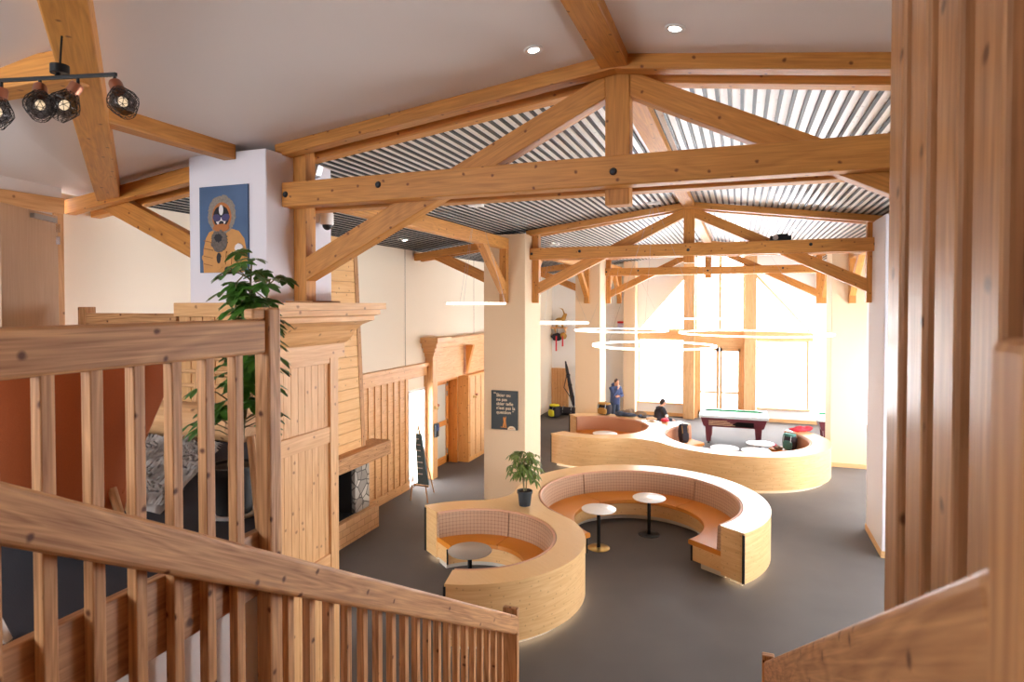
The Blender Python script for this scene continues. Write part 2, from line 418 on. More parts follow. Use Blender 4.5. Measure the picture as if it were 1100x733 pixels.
# ================================================================== SETTING
struct(MB().box(-8.02, 5.7, -4, 26.4, -.1, 0).build('floor', 'carpet'))
struct(MB().box(-60, 60, 27, 90, -.3, -.2).build('ground_outside', 'snow'))
def slab(name, pts, zf, th, mat):
    mb = MB(); lo = [Vector((x, y, zf(x, y))) for x, y in pts]; 
    mb.prism(lo, (0, 0, th)); return struct(mb.build(name, mat))
# landing (upper floor)
poly = [(-7.6, -2.5), (-2.12, -2.5), (-2.12, 2.4), (-4.48, 5.02), (-4.56, 5.1), (-7.6, 5.1)]
slab('floor_landing', poly, lambda x, y: 3.30, .18, 'dark_carpet')
mb = MB(); mb.box(-2.13, -2.085, -2.5, 2.42, 3.2, 3.5); mb.beam((-2.14, 2.43, 3.35), (-4.46, 5.02, 3.35), .045, .3)
struct(mb.build('trim_1', 'clad', bevel=.006))
mb = MB(); mb.box(-2.2, -2.13, -2.5, 2.38, 0, 3.2); mb.beam((-2.19, 2.36, 1.6), (-4.5, 4.95, 1.6), .07, 3.2)
struct(mb.build('wall_landing', 'plaster'))
# stairs
mb = MB(); n = 22
for i in range(n+3):
    y1 = 6.64-.3*i; z = .168*(i+1)
    mb.box(-1.97, .36, y1-.33, y1, z-.05, z)
    mb.box(-1.97, .36, y1-.33, y1-.30, z-.17, z)
struct(mb.build('floor_stair', 'rail', bevel=.004))
# ceilings
th = .12
slab('ceiling', [(XR, .37), (XR, 6.25), (-7.7, 6.25), (-7.7, 5.93)], lambda x, y: zc(x)+.0, th, 'ceil')
slab('ceiling', [(XR, -2.5), (5.5, -2.5), (5.5, 6.25), (XR, 6.25)], lambda x, y: zc(x)+.0, th, 'ceil')
hp = lambda x, y: 6.35+.1*(x+3.9)-.0366*(y-2.76)
slab('ceiling', [(XR, .37), (-7.7, 5.93), (-7.7, -2.5), (XR, -2.5)], lambda x, y: hp(x, y) if x < -2 else zc(XR), th, 'ceil')
# slatted ceiling of the hall: pale boards above black slats
for x0, x1 in ((-7.7, XR), (XR, 5.5)):
    slab('ceiling', [(x0, 6.25), (x1, 6.25), (x1, 26.2), (x0, 26.2)], lambda x, y: zc(x)+.034, .08, 'ceilboard')
mb = MB(); x = -7.6
while x < 5.45:
    z = zc(x)+.01; mb.box(x-.018, x+.018, 6.16, 26.1, z, z+.022); x += .117
struct(mb.build('ceiling_slats', 'slat'))
mb = MB()
for x0, x1 in ((-7.6, XR-.02), (XR+.02, 5.45)):
    mb.beam((x0, 6.14, zc(x0)+.0), (x1, 6.14, zc(x1)+.0), .03, .07)
struct(mb.build('trim_2', 'slat'))
# outer walls
XW = -7.65
mb = MB()
mb.box(XW-.2, XW, 5.1, 13.54, 0, 6.3); mb.box(XW-.2, XW, 13.54, 14.36, 2.38, 6.3); mb.box(XW-.2, XW, 14.36, 14.75, 0, 6.3)
mb.box(XW-.2, XW, 14.75, 16.35, 2.5, 6.3); mb.box(XW-.2, XW, 16.35, 26.4, 0, 6.3)
mb.box(XW-.6, XW-.4, 14.6, 17, 0, 3); mb.box(XW-.6, XW, 14.385, 14.6, 0, 3)
struct(mb.build('wall_left', 'cream'))
mb = MB()
for y in (9.2, 13.42, 17.6, 21.8): mb.box(XW, XW+.006, y-.012, y+.012, 3.0, 5.9)
struct(mb.build('trim_3', plain('seam', srgb(176, 166, 150), .8)))
struct(MB().box(-7.62, -7.45, -2.5, 4.99, 3.48, 6.2).build('wall_landing_side', 'plaster'))
# right wall with big windows
mb = MB(); XE = 5.5
mb.box(XE, XE+.2, -2.5, 26.4, 0, 1.0); mb.box(XE, XE+.2, -2.5, 26.4, 3.4, 6.3)
for y0, y1 in ((-2.5, 7.), (11.2, 11.8), (16, 16.6), (20.8, 21.4), (25.6, 26.4)): mb.box(XE, XE+.2, y0, y1, 1.0, 3.4)
struct(mb.build('wall_right', 'plaster'))
k = 4
for y0, y1 in ((7., 11.2), (11.8, 16), (16.6, 20.8), (21.4, 25.6)):
    mb = MB(); w = .09
    mb.box(XE-.02, XE+.1, y0, y1, 1.0, 1.0+w); mb.box(XE-.02, XE+.1, y0, y1, 3.4-w, 3.4)
    for y in (y0+w/2, (y0+y1)/2, y1-w/2): mb.box(XE-.02, XE+.1, y-w/2, y+w/2, 1.0+w, 3.4-w)
    fr = struct(mb.build('window_%d' % k, 'frame')); k += 1
    MB().box(XE+.03, XE+.04, y0+w, y1-w, 1.0+w, 3.4-w).build('pane', 'glass', fr)
# far wall (window gable)
Yb = 26.1
mb = MB()
for x0, x1, z0, z1 in ((-8, -3.95, 0, 3.15), (-3.95, -2.1, 0, .5), (.62, 2.45, 0, .5), (2.45, 5.7, 0, 3.15),
                       (-8, -4.0, 3.15, 6.4), (2.55, 5.7, 3.15, 6.4)):
    mb.box(x0, x1, Yb, Yb+.25, z0, z1)
mb.prism([(-4.0, Yb, 3.45), (-2.0, Yb, 5.75), (-2.0, Yb, 6.8), (-4.0, Yb, 6.5)], (0, .25, 0))
mb.prism([(2.55, Yb, 3.45), (.55, Yb, 5.75), (.55, Yb, 6.8), (2.55, Yb, 6.5)], (0, .25, 0))
struct(mb.build('wall_back', 'white'))
mb = MB(); mb.box(-7.6, -2.1, Yb-.03, Yb, 0, .13); mb.box(.62, 5.4, Yb-.03, Yb, 0, .13)
struct(mb.build('baseboard_back', 'frame'))
# posts and transom of the bay
mb = MB()
mb.box(-2.1, -1.68, 25.6, Yb+.2, 0, 6.6); mb.box(.17, .6, 25.6, Yb+.2, 0, 6.5); mb.box(-4.5, 2.6, Yb-.08, Yb+.2, 3.15, 3.5)
mb.box(-1.68, .17, 25.9, Yb+.2, 2.95, 3.3)
struct(mb.build('trim_4', 'frame', bevel=.01))
def window(idx, x0, x1, z0, z1, y, w=.06, mull=(), hm=()):
    mb = MB()
    mb.box(x0, x1, y, y+.1, z0, z0+w); mb.box(x0, x1, y, y+.1, z1-w, z1); mb.box(x0, x0+w, y, y+.1, z0+w, z1-w); mb.box(x1-w, x1, y, y+.1, z0+w, z1-w)
    for q in mull: mb.box(q-.05, q+.05, y-.01, y+.1, z0+w, z1-w)
    for q in hm: mb.box(x0+w, x1-w, y, y+.09, q-.025, q+.025)
    f = struct(mb.build('window_%d' % idx, 'frame'))
    MB().box(x0+w, x1-w, y+.05, y+.06, z0+w, z1-w).build('pane', 'glass', f)
    return f
window(1, -3.95, -2.1, .5, 3.15, Yb+.05); window(2, .62, 2.45, .5, 3.15, Yb+.05)
window(3, -1.68, .17, 3.5, 6.6, Yb+.05, mull=(-.74,))
for i, sg in ((8, -1), (9, 1)):
    q = lambda x: XR+.28+sg*(x)  # mirrored about the bay centre
    a, b_ = (-2.1, -4.0) if sg < 0 else (.6, 2.55)
    f = MB(); f.beam((a, Yb+.1, 5.66), (b_, Yb+.1, 3.47), .1, .07, up=(0, 1, 0)); f.box(min(a, b_), max(a, b_), Yb+.05, Yb+.15, 3.5, 3.55)
    f = struct(f.build('window_%d' % i, 'frame'))
    MB().prism([(a, Yb+.1, 3.5), (b_, Yb+.1, 3.5), (a, Yb+.1, 5.66)], (0, .01, 0)).build('pane', 'glass', f)
# sills
struct(MB().box(-4.0, -2.1, Yb-.12, Yb, .5, .55).box(.62, 2.5, Yb-.12, Yb, .5, .55).build('trim_5', 'frame'))
# double glazed door
dm = MB(); dm.box(-1.68, -1.56, 25.95, Yb+.1, 0, 2.95); dm.box(.05, .17, 25.95, Yb+.1, 0, 2.95); dm.box(-1.56, .05, 25.95, Yb+.1, 2.83, 2.95)
dr = struct(dm.build('door_1', 'frame'))
for x0, x1, hx in ((-1.56, -.76, -.86), (-.75, .05, -.65)):
    lf = MB(); lf.box(x0, x0+.11, 26, 26.08, .02, 2.83); lf.box(x1-.11, x1, 26, 26.08, .02, 2.83); lf.box(x0, x1, 26, 26.08, .02, .3); lf.box(x0, x1, 26, 26.08, 2.7, 2.83); lf.box(x0, x1, 26.01, 26.07, 1.02, 1.1)
    lf = lf.build('leaf', 'frame', dr)
    MB().box(x0+.1, x1-.1, 26.03, 26.04, .3, 2.7).build('pane', 'glass', lf)
MB().tube([(-.86, 25.97, 1.2), (-.86, 25.94, 1.2), (-.86, 25.94, 1.55), (-.86, 25.97, 1.55)], .014).build('handle', 'chrome', dr)

# wall behind the stairs; its unseen window is added for soft fill light
mb = MB()
for x0, x1, z0, z1 in ((-7.7, -6.7, 0, 7), (-3.7, 5.7, 0, 7), (-6.7, -3.7, 0, 4.0), (-6.7, -3.7, 6.0, 7)): mb.box(x0, x1, -2.7, -2.5, z0, z1)
struct(mb.build('wall_front', 'plaster'))
f = MB()
for x in (-6.65, -5.2, -3.75): f.box(x-.05, x+.05, -2.62, -2.52, 4.0, 6.0)
f.box(-6.7, -3.7, -2.62, -2.52, 4.0, 4.1); f.box(-6.7, -3.7, -2.62, -2.52, 5.9, 6.0)
f = struct(f.build('window_10', 'frame')); MB().box(-6.6, -3.8, -2.58, -2.57, 4.1, 5.9).build('pane', 'glass', f)
# columns
def column(x0, x1, y0, y1, base=True, z0=0, mat='column'):
    mb = MB(); zt = min(zc(x0), zc(x1))+.02
    mb.box(x0, x1, y0, y1, z0, zt); o = struct(mb.build('column', mat, bevel=.012))
    if base:
        b = MB(); b.box(x0-.015, x1+.015, y0-.015, y1+.015, z0, z0+.12); b.build('skirting', 'frame', o)
    return o
column(-5.6, -4.57, 5.19, 6.28, False, mat='dcol')
column(-5.58, -4.57, 13.42, 14.6, False)
column(-5.45, -4.57, 21.5, 22.5, False)
column(2.42, 3.45, 12.75, 14.25, mat='dcol')
column(2.40, 3.30, 19.5, 20.6)
column(-4.45, -3.97, 25.45, 26.1, False)

# board wainscot on the left wall
mb = MB()
for y0, y1 in ((6.3, 7.88), (10.9, 13.52), (14.38, 14.45)):
    mb.box(XW, XW+.02, y0, y1, .2, 2.72)
    y = y0+.06
    while y < y1: mb.box(XW+.02, XW+.045, y-.035, y+.035, .2, 2.72); y += .27
struct(mb.build('wall_left_wainscot', 'panel', bevel=.004))
struct(MB().box(XW, XW+.05, 6.3, 7.88, 0, .2).box(XW, XW+.05, 11.32, 13.52, 0, .2).build('baseboard_left', 'panel'))
struct(MB().box(XW, XW+.06, 11, 14.5, 2.72, 2.95).box(XW, XW+.12, 11, 14.5, 2.95, 3.05).build('trim_6', 'panel', bevel=.01))
# daylit glazed opening in the left wall
f = MB(); f.box(XW-.1, XW+.03, 13.52, 13.57, 0, 2.4); f.box(XW-.1, XW+.03, 14.33, 14.38, 0, 2.4); f.box(XW-.1, XW+.03, 13.52, 14.38, 2.35, 2.42); f.box(XW-.1, XW+.02, 13.57, 14.33, 0, .06)
f = struct(f.build('door_2', 'white')); MB().box(XW-.06, XW-.05, 13.57, 14.33, .06, 2.35).build('pane', 'glass', f)
# portal with glazed orange door
mb = MB()
mb.box(XW, XW+.22, 14.45, 14.72, 0, 3.1)
for k, (e, z0, z1) in enumerate(((.0, 3.1, 3.2), (.05, 3.2, 3.3), (.11, 3.3, 3.42), (.2, 3.42, 3.55), (.28, 3.55, 3.7))):
    mb.box(XW, XW+.22+e, 14.45-e, 14.72+e, z0, z1)
struct(mb.build('trim_7', 'panel', bevel=.015))
mb = MB(); mb.box(XW, XW+.16, 14.72, 18.6, 2.5, 3.4); mb.box(XW, XW+.3, 14.9, 18.6, 3.4, 3.52); mb.box(XW, XW+.4, 14.9, 18.6, 3.52, 3.65)
struct(mb.build('trim_8', 'panel', bevel=.012))
d = MB(); d.box(-8.0, -7.62, 14.72, 14.8, 0, 2.5); d.box(-8.0, -7.62, 16.3, 16.36, 0, 2.5); d.box(-8.0, -7.62, 14.8, 16.3, 2.42, 2.5)
d = struct(d.build('door_3', 'orangewood'))
lf = MB(); y0, y1 = 14.8, 16.3
for a, b_ in ((y0, y0+.12), (y1-.14, y1), (15.5, 15.6)): lf.box(-7.94, -7.88, a, b_, .02, 2.42)
for a, b_ in ((.02, .22), (1.1, 1.24), (2.28, 2.42)): lf.box(-7.94, -7.88, y0, y1, a, b_)
lf = lf.build('leaf', 'orangewood', d); MB().box(-7.92, -7.91, y0+.1, y1-.1, .2, 2.3).build('pane', 'frost', lf)
for z in (.35, 1.2, 2.0, 2.3): MB().box(-7.88, -7.85, 16.16, 16.2, z-.07, z+.07).build('hinge', 'chrome', lf)
MB().tube([(-7.86, 14.95, 1.0), (-7.82, 14.95, 1.0), (-7.82, 15.1, 1.0)], .012).build('handle', 'chrome', lf)

# landing door leaf standing ajar and its frame
d = MB(); hx, hy = -7.38, 4.98; dx, dy = .483*1.02, -.875*1.02
d.beam((hx, hy, 4.52), (hx+dx, hy+dy, 4.52), .045, 2.08)
d = struct(d.build('door_4', 'door', bevel=.004))
for z in (5.42, 5.28, 3.72): MB().box(hx-.0, hx+.04, hy-.06, hy+.02, z-.045, z+.045).build('hinge', 'chrome', d)
MB().beam((hx+.06, hy-.06, 5.5), (hx+dx*.5+.03, hy+dy*.5, 5.5), .07, .05).build('door_closer', 'steel', d)
mb = MB(); mb.box(-7.62, -7.42, 4.99, 5.1, 3.48, 5.72); mb.box(-7.62, -7.40, 4.0, 5.1, 5.6, 5.78)
struct(mb.build('trim_9', 'panel', bevel=.006))
struct(MB().box(-7.62, -7.45, 4.99, 5.1, 5.78, 6.2).build('wall_landing_header', 'plaster'))

# clad wall beside the stairs
mb = MB(); mb.box(.50, .62, -1.2, 2.36, 0, 6.5)
y = 2.36-.085
while y > -1.2:
    mb.box(.455, .50, y-.085, y+.085, 0, 6.5); y -= .262
struct(mb.build('wall_stair', 'clad', bevel=.012))

# ================================================================== ROOF TIMBERS
def make_truss(label, braces=True):
    t = thing('roof_truss', (0, 0, 0), label, 'roof truss', 'pine roof trusses spanning the hall')
    H = 3.53
    for y in (-.18, .18):
        MB().box(-H, H, y-.09, y+.09, 5.58, 5.84).build('tie_beam', 'truss', t, bevel=.012)
    MB().box(-.11, .11, -.09, .09, 5.44, 6.62).build('king_post', 'truss', t, bevel=.01)
    for s in (-1, 1):
        for y in (-.18, .18):
            MB().beam((s*.0, y, 6.655), (s*3.62, y, 6.655-.13*3.62), .16, .13).build('rafter', 'truss', t, bevel=.01)
        MB().prism([(s*3.37, -.085, 4.80), (s*3.37, -.085, 5.06), (s*.11, -.085, 6.62), (s*.11, -.085, 6.40)], (0, .17, 0)).build('strut', 'truss', t, bevel=.01)
        MB().box(s*3.365, s*H, -.085, .085, 4.58, 6.22).build('post', 'truss', t, bevel=.01)
        for x, z in ((2.35, 5.74), (3.48, 5.71)):
            m = Matrix.Rotation(PI/2, 4, 'X')
            MB().lathe([(0, .02), (.022, .018), (.034, 0), (.034, -.01)], (s*x, -.27, z), 12, m).build('bolt', 'bolt', t)
    MB().lathe([(0, .02), (.022, .018), (.034, 0), (.034, -.01)], (0, -.27, 5.70), 12, Matrix.Rotation(PI/2, 4, 'X')).build('bolt', 'bolt', t)
    return t
t1 = make_truss('nearest pine roof truss, its tie beam ending at the column with the dog portrait')
t2 = dup(t1, (XR, 14.0, 0), label='middle pine roof truss, carrying a black projector on its tie beam')
t3 = dup(t1, (XR, 22.6, 0), label='farthest pine roof truss, in front of the gable windows')
t1.location = (XR, 5.69, 0); ORG[t1.name] = Vector(t1.location)
sp = MB(); sp.beam((XR, -1, 6.72), (XR, 26, 6.72), .24, .24)
tag(sp.build('ridge_beam', 'truss', bevel=.012), 'long pine ridge beam running along the peak over all the roof trusses', 'roof beam')
def eave_beam(x, y0, y1, label, ends=(1, 1)):
    t = thing('eave_beam', (x, (y0+y1)/2, 4.58), label, 'roof beam', 'longitudinal beams between the columns')
    MB().box(x-.09, x+.09, y0, y1, 5.80, 6.05).build('beam', 'truss', t, bevel=.01)
    for e, y, s in ((ends[0], y0, 1), (ends[1], y1, -1)):
        if not e: continue
        MB().box(x-.085, x+.085, y, y+s*.16, 4.58, 5.80).build('post', 'truss', t, bevel=.01)
        yy = y+s*.16
        MB().prism([(x-.08, yy, 4.78), (x-.08, yy, 5.05), (x-.08, yy+s*1.05, 5.80), (x-.08, yy+s*1.35, 5.80)], (.16, 0, 0)).build('brace', 'truss', t, bevel=.01)
    return t
eave_beam(-5.05, 6.28, 13.42, 'longitudinal pine beam running to the column with the quote poster, braced at its end', (0, 1))
eave_beam(-5.02, 14.6, 21.5, 'longitudinal pine beam behind the quote-poster column, braced to the next column')
eave_beam(2.9, 14.25, 19.5, 'longitudinal pine beam with brace above the far column on the window side')
eave_beam(2.95, 20.6, 26.1, 'longitudinal pine beam from the far column to the gable wall')
eave_beam(-4.6, 22.5, 25.45, 'short longitudinal pine beam ending at the slim pier by the gable windows')
def aisle_truss(y, zo, label, xs=-5.6):
    t = thing('aisle_truss', (-6.6, y, 5.2), label, 'roof truss', 'half trusses of the side aisle')
    for dy in (-.16, .16):
        MB().beam((xs, y+dy, 5.97+zo), (-7.6, y+dy, 5.71+zo), .13, .17).build('rafter', 'truss', t, bevel=.01)
    MB().prism([(xs, y-.075, 4.98+zo), (xs, y-.075, 5.24+zo), (-6.85, y-.075, 5.80+zo), (-7.3, y-.075, 5.74+zo)], (0, .15, 0)).build('brace', 'truss', t, bevel=.01)
    return t
aisle_truss(5.45, 0, 'half truss of the side aisle beside the dog portrait column')
aisle_truss(14.0, 0, 'half truss of the side aisle beside the quote-poster column', -5.58)
aisle_truss(22.0, 0, 'farthest half truss of the side aisle, beside the second left column', -5.45)
d_ = Vector((3.4, -2.84, .444)); p2 = Vector((-7.25, 5.55, 5.83)); 
tag(MB().beam(p2, p2+d_*1.75, .24, .24).build('valley_beam', 'truss', bevel=.012), 'heavy diagonal pine beam under the sloping ceiling behind the track light', 'roof beam')
tag(MB().beam((-4.3, 3.05, 6.17), (-7.45, 3.05, 6.17), .2, .2).build('ceiling_beam', 'truss', bevel=.012), 'level pine beam above the track light, meeting the diagonal beam', 'roof beam')
tag(MB().beam((-5.03, 3.75, 6.15), (-5.03, 5.19, 6.15), .16, .18).build('ceiling_beam', 'truss', bevel=.012), 'short pine beam from the diagonal beam to the dog portrait column', 'roof beam')

# ================================================================== RAILINGS
XL = -2.06
zr = lambda y: 4.70-.56*y        # top of the handrails
sl = Vector((0, 1, -.56)).normalized()
t = thing('stair_railing', (XL, 2.34, 3.3), 'larch stair railing with sloping handrail, level guard rail and many balusters in the foreground', 'railing')
MB().box(XL-.03, XL+.03, -.9, 2.30, 4.325, 4.482).build('guard_rail', 'rail', t, bevel=.012)
for i in range(-12, 27):
    y = 1.342+.16*i
    if abs(y-2.34) < .07 or y > 5.44: continue
    ztop = 4.34 if y < 2.34 else zr(y)-.06
    zb = 3.55-.56*y
    MB().box(XL-.0235, XL+.0235, y-.0235, y+.0235, zb, ztop).build('baluster', 'rail', t, bevel=.005)
MB().box(XL-.042, XL+.042, 2.30, 2.385, 2.1, 4.535).build('newel_post', 'rail', t, bevel=.012)
MB().box(XL-.027, XL+.027, 2.22, 2.30, 4.482, 4.53).build('rail_block', 'rail', t, bevel=.01)
y0, y1 = -.9, 5.53
hr = MB(); hr.beam((XL+.068, y0, zr(y0)-.093), (XL+.068, y1, zr(y1)-.093), .085, .163)
hr.build('handrail', 'rail', t, bevel=.02, segs=3)
MB().box(XL-.04, XL+.11, 5.50, 5.56, .2, 1.675).build('newel_post', 'rail', t, bevel=.01)
MB().beam((XL, y0, 3.58-.56*y0), (XL, 5.53, 3.58-.56*5.53), .05, .26).build('stringer', 'rail', t, bevel=.008)
t = thing('stair_railing', (.25, .7, 3.3), 'blurred larch handrail and dark square post close beside the clad wall', 'railing')
y0, y1 = .655, 5.75
MB().beam((.25, y0, zr(y0)-.10), (.25, y1, zr(y1)-.10), .07, .175).build('handrail', 'rail', t, bevel=.02, segs=3)
MB().box(.214, .304, .60, .69, 3.2, 4.520).build('newel_post', 'rail', t, bevel=.012)
MB().box(.20, .30, 5.72, 5.79, .5, zr(5.75)+.06).build('newel_post', 'rail', t, bevel=.01)

# panelled cladding round the column base with its cornice
t = thing('panelled_plinth', (-4.6, 5.5, 0), 'tall pine panelling with moulded cornice below the dog portrait column', 'wood panelling')
pb = MB(); pb.box(-4.56, -4.53, 4.62, 6.24, 0, 4.1)
y = 4.68
while y < 6.2:
    pb.box(-4.53, -4.518, y, y+.112, 0, 4.1); y += .115
pb.build('panel', 'panel', t, bevel=.004)
for y0, y1 in ((4.6, 4.74), (6.13, 6.28)): MB().box(-4.54, -4.485, y0, y1, 0, 4.12).build('stile', 'panel', t, bevel=.006)
for z0, z1 in ((2.93, 3.12), (3.86, 4.12), (1.45, 1.62), (0, .2)): MB().box(-4.54, -4.492, 4.74, 6.13, z0, z1).build('cross_rail', 'panel', t, bevel=.006)
cn = MB()
prof = [(-4.55, 3.93), (-4.44, 3.93), (-4.44, 4.09), (-4.40, 4.12), (-4.37, 4.16), (-4.33, 4.24), (-4.26, 4.31), (-4.17, 4.35), (-4.14, 4.36), (-4.14, 4.41), (-4.08, 4.43), (-4.08, 4.485), (-4.02, 4.49), (-4.02, 4.565), (-4.55, 4.565)]
L0 = [(x, 4.55, z) for x, z in prof]; L1 = [(x, 6.28+.6*(x+4.55), z) for x, z in prof]; 
cn.rings([L0, L1]); cn.box(-5.62, -4.53, 6.2, 6.30, 3.9, 4.565)
cn.build('cornice', 'panel', t)
fb = MB(); fb.box(-5.62, -4.53, 5.06, 5.12, 3.2, 4.42); y = -5.6
while y < -4.6:
    fb.box(y, y+.15, 5.045, 5.06, 3.2, 4.42); y += .165
fb.build('front_panel', 'panel', t, bevel=.004)
MB().box(-5.63, -4.53, 5.0, 5.19, 4.42, 4.565).build('front_cap', 'panel', t, bevel=.006)
MB().box(-4.56, -4.2, 5.45, 5.93, 4.565, 4.585).build('base_plate', 'rail', t, bevel=.004)
t = thing('parapet', (-6.4, 5.1, 3.48), 'low board parapet between the landing door and the dog portrait column', 'parapet')
MB().box(-7.0, -5.63, 5.06, 5.12, 3.48, 4.33).build('board', 'panel', t, bevel=.004)
MB().box(-7.0, -5.63, 5.03, 5.15, 4.33, 4.45).build('cap', 'rail', t, bevel=.008)
MB().box(-7.1, -6.98, 5.02, 5.15, 3.48, 4.52).build('post', 'rail', t, bevel=.008)

# fireplace
t = thing('fireplace', (-7.3, 9.6, 0), 'stone fireplace with raised tiled hearth, thick wood mantel and planked chimney breast', 'fireplace')
cb = MB(); zz = 1.7
while zz < 5.8:
    z2 = min(zz+.205, 5.83); ya, yb_ = 8.2+.3*(zz-1.7)/4.2, 10.64-.3*(zz-1.7)/4.2; ya2, yb2 = 8.2+.3*(z2-1.7)/4.2, 10.64-.3*(z2-1.7)/4.2
    cb.prism([(-7.0, ya, zz), (-7.0, yb_, zz), (-7.0, yb2, z2-.006), (-7.0, ya2, z2-.006)], (-.62, 0, 0)); zz += .205
cb.build('chimney_breast', 'planks', t, bevel=.003)
MB().prism([(-6.985, 10.56, 1.7), (-6.985, 10.68, 1.7), (-6.985, 10.40, 5.83), (-6.985, 10.28, 5.83)], (-.66, 0, 0)).build('corner_board', 'rail', t)
MB().box(-7.25, -6.78, 7.9, 11.3, 1.45, 1.74).build('mantel', 'rail', t, bevel=.015)
MB().box(-7.62, -6.92, 7.9, 11.05, 0, .46).build('hearth', 'brick', t, bevel=.01)
sm = MB(); sm.box(-7.62, -7.02, 10.36, 10.86, .46, 1.45); sm.box(-7.62, -7.02, 8.05, 8.6, .46, 1.45); sm.box(-7.62, -7.02, 8.6, 10.36, 1.36, 1.45)
sm.build('stone_surround', 'stone', t, bevel=.02)
fx = MB(); fx.box(-7.62, -7.58, 8.6, 10.36, .46, 1.36); fx.box(-7.6, -7.05, 8.6, 10.36, .46, .47); fx.box(-7.6, -7.1, 10.33, 10.358, .46, 1.36); fx.build('firebox', 'soot', t)

# ================================================================== CURVED BENCHES
def pod(label, Lc, ri, ro, e1, e2, Rc, Ri, Ro, eR, mirror, rf, seatL, seatR, seamsL, seamsR, near, eR2=None):
    Lc = Vector((Lc[0], Lc[1])); Rc = Vector((Rc[0], Rc[1])); D = (Rc-Lc).length; ph = math.atan2(Rc.y-Lc.y, Rc.x-Lc.x); mi = -1 if mirror else 1
    def W(x, y): 
        y *= mi; return (Lc.x+x*math.cos(ph)-y*math.sin(ph), Lc.y+x*math.sin(ph)+y*math.cos(ph))
    def arc(cx, r, a0, a1):
        n = max(2, int(abs(a1-a0)/3)); return [(cx+r*math.cos(math.radians(a0+(a1-a0)*i/n)), r*math.sin(math.radians(a0+(a1-a0)*i/n))) for i in range(n+1)]
    def outline(dr):
        a, b_ = ri+dr, ro-dr; A, B = Ri+dr, Ro-dr; f = rf+dr
        ins = lambda r: math.degrees(dr/r)
        pts = arc(0, a, e1-ins(a), e2+ins(a))
        if eR2 is None:
            pts += arc(0, b_, e2+ins(b_), -9)
            pts += arc(D, A, 171, eR+ins(A))
        else:
            g = .45+dr; d1, d2 = b_+g, B+g; x = (d1*d1-d2*d2+D*D)/(2*D); y = -math.sqrt(max(0, d1*d1-x*x))
            pts += arc(0, b_, e2+ins(b_), math.degrees(math.atan2(y, x)))
            f0 = math.degrees(math.atan2(-y, -x)); f1 = math.degrees(math.atan2(-y, D-x))
            pts += [(x+g*math.cos(math.radians(f0+(f1-f0)*i/8)), y+g*math.sin(math.radians(f0+(f1-f0)*i/8))) for i in range(1, 8)]
            pts += arc(D, B, 360+math.degrees(math.atan2(y, x-D)), eR2-ins(B))
            pts += arc(D, A, eR2-ins(A), eR+ins(A))
        # fillet centre
        d1, d2 = b_+f, B+f; x = (d1*d1-d2*d2+D*D)/(2*D); y = math.sqrt(max(0, d1*d1-x*x))
        aR = math.degrees(math.atan2(y, x-D)); aL = math.degrees(math.atan2(y, x))
        pts += arc(D, B, eR+ins(B), aR)
        fa0 = math.degrees(math.atan2(-y, D-x)); fa1 = math.degrees(math.atan2(-y, -x))
        pts += [(x+f*math.cos(math.radians(fa0+(fa1-fa0)*i/8)), y+f*math.sin(math.radians(fa0+(fa1-fa0)*i/8))) for i in range(1, 8)]
        pts += arc(0, b_, aL, e1-ins(b_))
        return [W(*p) for p in pts]
    t = thing('curved_bench', (Lc.x, Lc.y, 0), label, 'bench', 'S-shaped booth benches')
    def ext(name, dr, z0, z1, mat, smooth=True, bevel=0):
        return MB().prism([(x, y, z0) for x, y in outline(dr)], (0, 0, z1-z0)).build(name, mat, t, smooth=smooth, bevel=bevel)
    ext('shell', .0, .09, .872, 'pod')
    ext('ledge', -.006, .872, .905, 'podtop')
    ext('plinth', .11, 0, .09, 'plinth')
    ext('light_strip', .085, .072, .089, 'led')
    def sector(cx, sec, a0, a1, name, mat, par=t, step=4, bevel=0):
        n = max(3, int(abs(a1-a0)/step)); loops = []
        for i in range(n+1):
            a = math.radians(a0+(a1-a0)*i/n); loops.append([W(cx+r*math.cos(a), r*math.sin(a))+(z,) for r, z in sec])
        return MB().rings(loops).build(name, mat, par, smooth=True, angle=40)
    for cx, r, rs, a0, a1, seams in ((0, ri, seatL, e1-.6, e2+.6, seamsL), (D, Ri, seatR, (eR2-.6) if eR2 else 181.5, eR+.6, seamsR)):
        sector(cx, [(rs+.08, .12), (r+.02, .12), (r+.02, .38), (rs+.08, .38)], a0, a1, 'seat_base', 'podend')
        sector(cx, [(rs+.22, .0), (r+.0, .0), (r+.0, .12), (rs+.22, .12)], a0-2, a1+3, 'seat_plinth', 'plinth')
        cs = [a0]+list(seams)+[a1]
        for i in range(len(cs)-1):
            g = .35
            sector(cx, [(rs, .395), (rs+.015, .38), (r, .38), (r, .47), (rs+.03, .47), (rs+.005, .455)], cs[i]-(g if i else 0), cs[i+1]+(g if i < len(cs)-2 else 0), 'seat_cushion', 'leather')
            bk = sector(cx, [(r-.10, .46), (r, .46), (r, .88), (r-.055, .88), (r-.075, .865)], cs[i]-(g if i else 0), cs[i+1]+(g if i < len(cs)-2 else 0), 'backrest', 'plaid' if near else 'leather_back')
            pp = [W(cx+(r-.04)*math.cos(math.radians(q)), (r-.04)*math.sin(math.radians(q)))+(.888,) for q in [cs[i]+(cs[i+1]-cs[i])*j/24 for j in range(25)]]
            MB().tube(pp, .022, 6).build('piping', 'piping', bk, smooth=True)
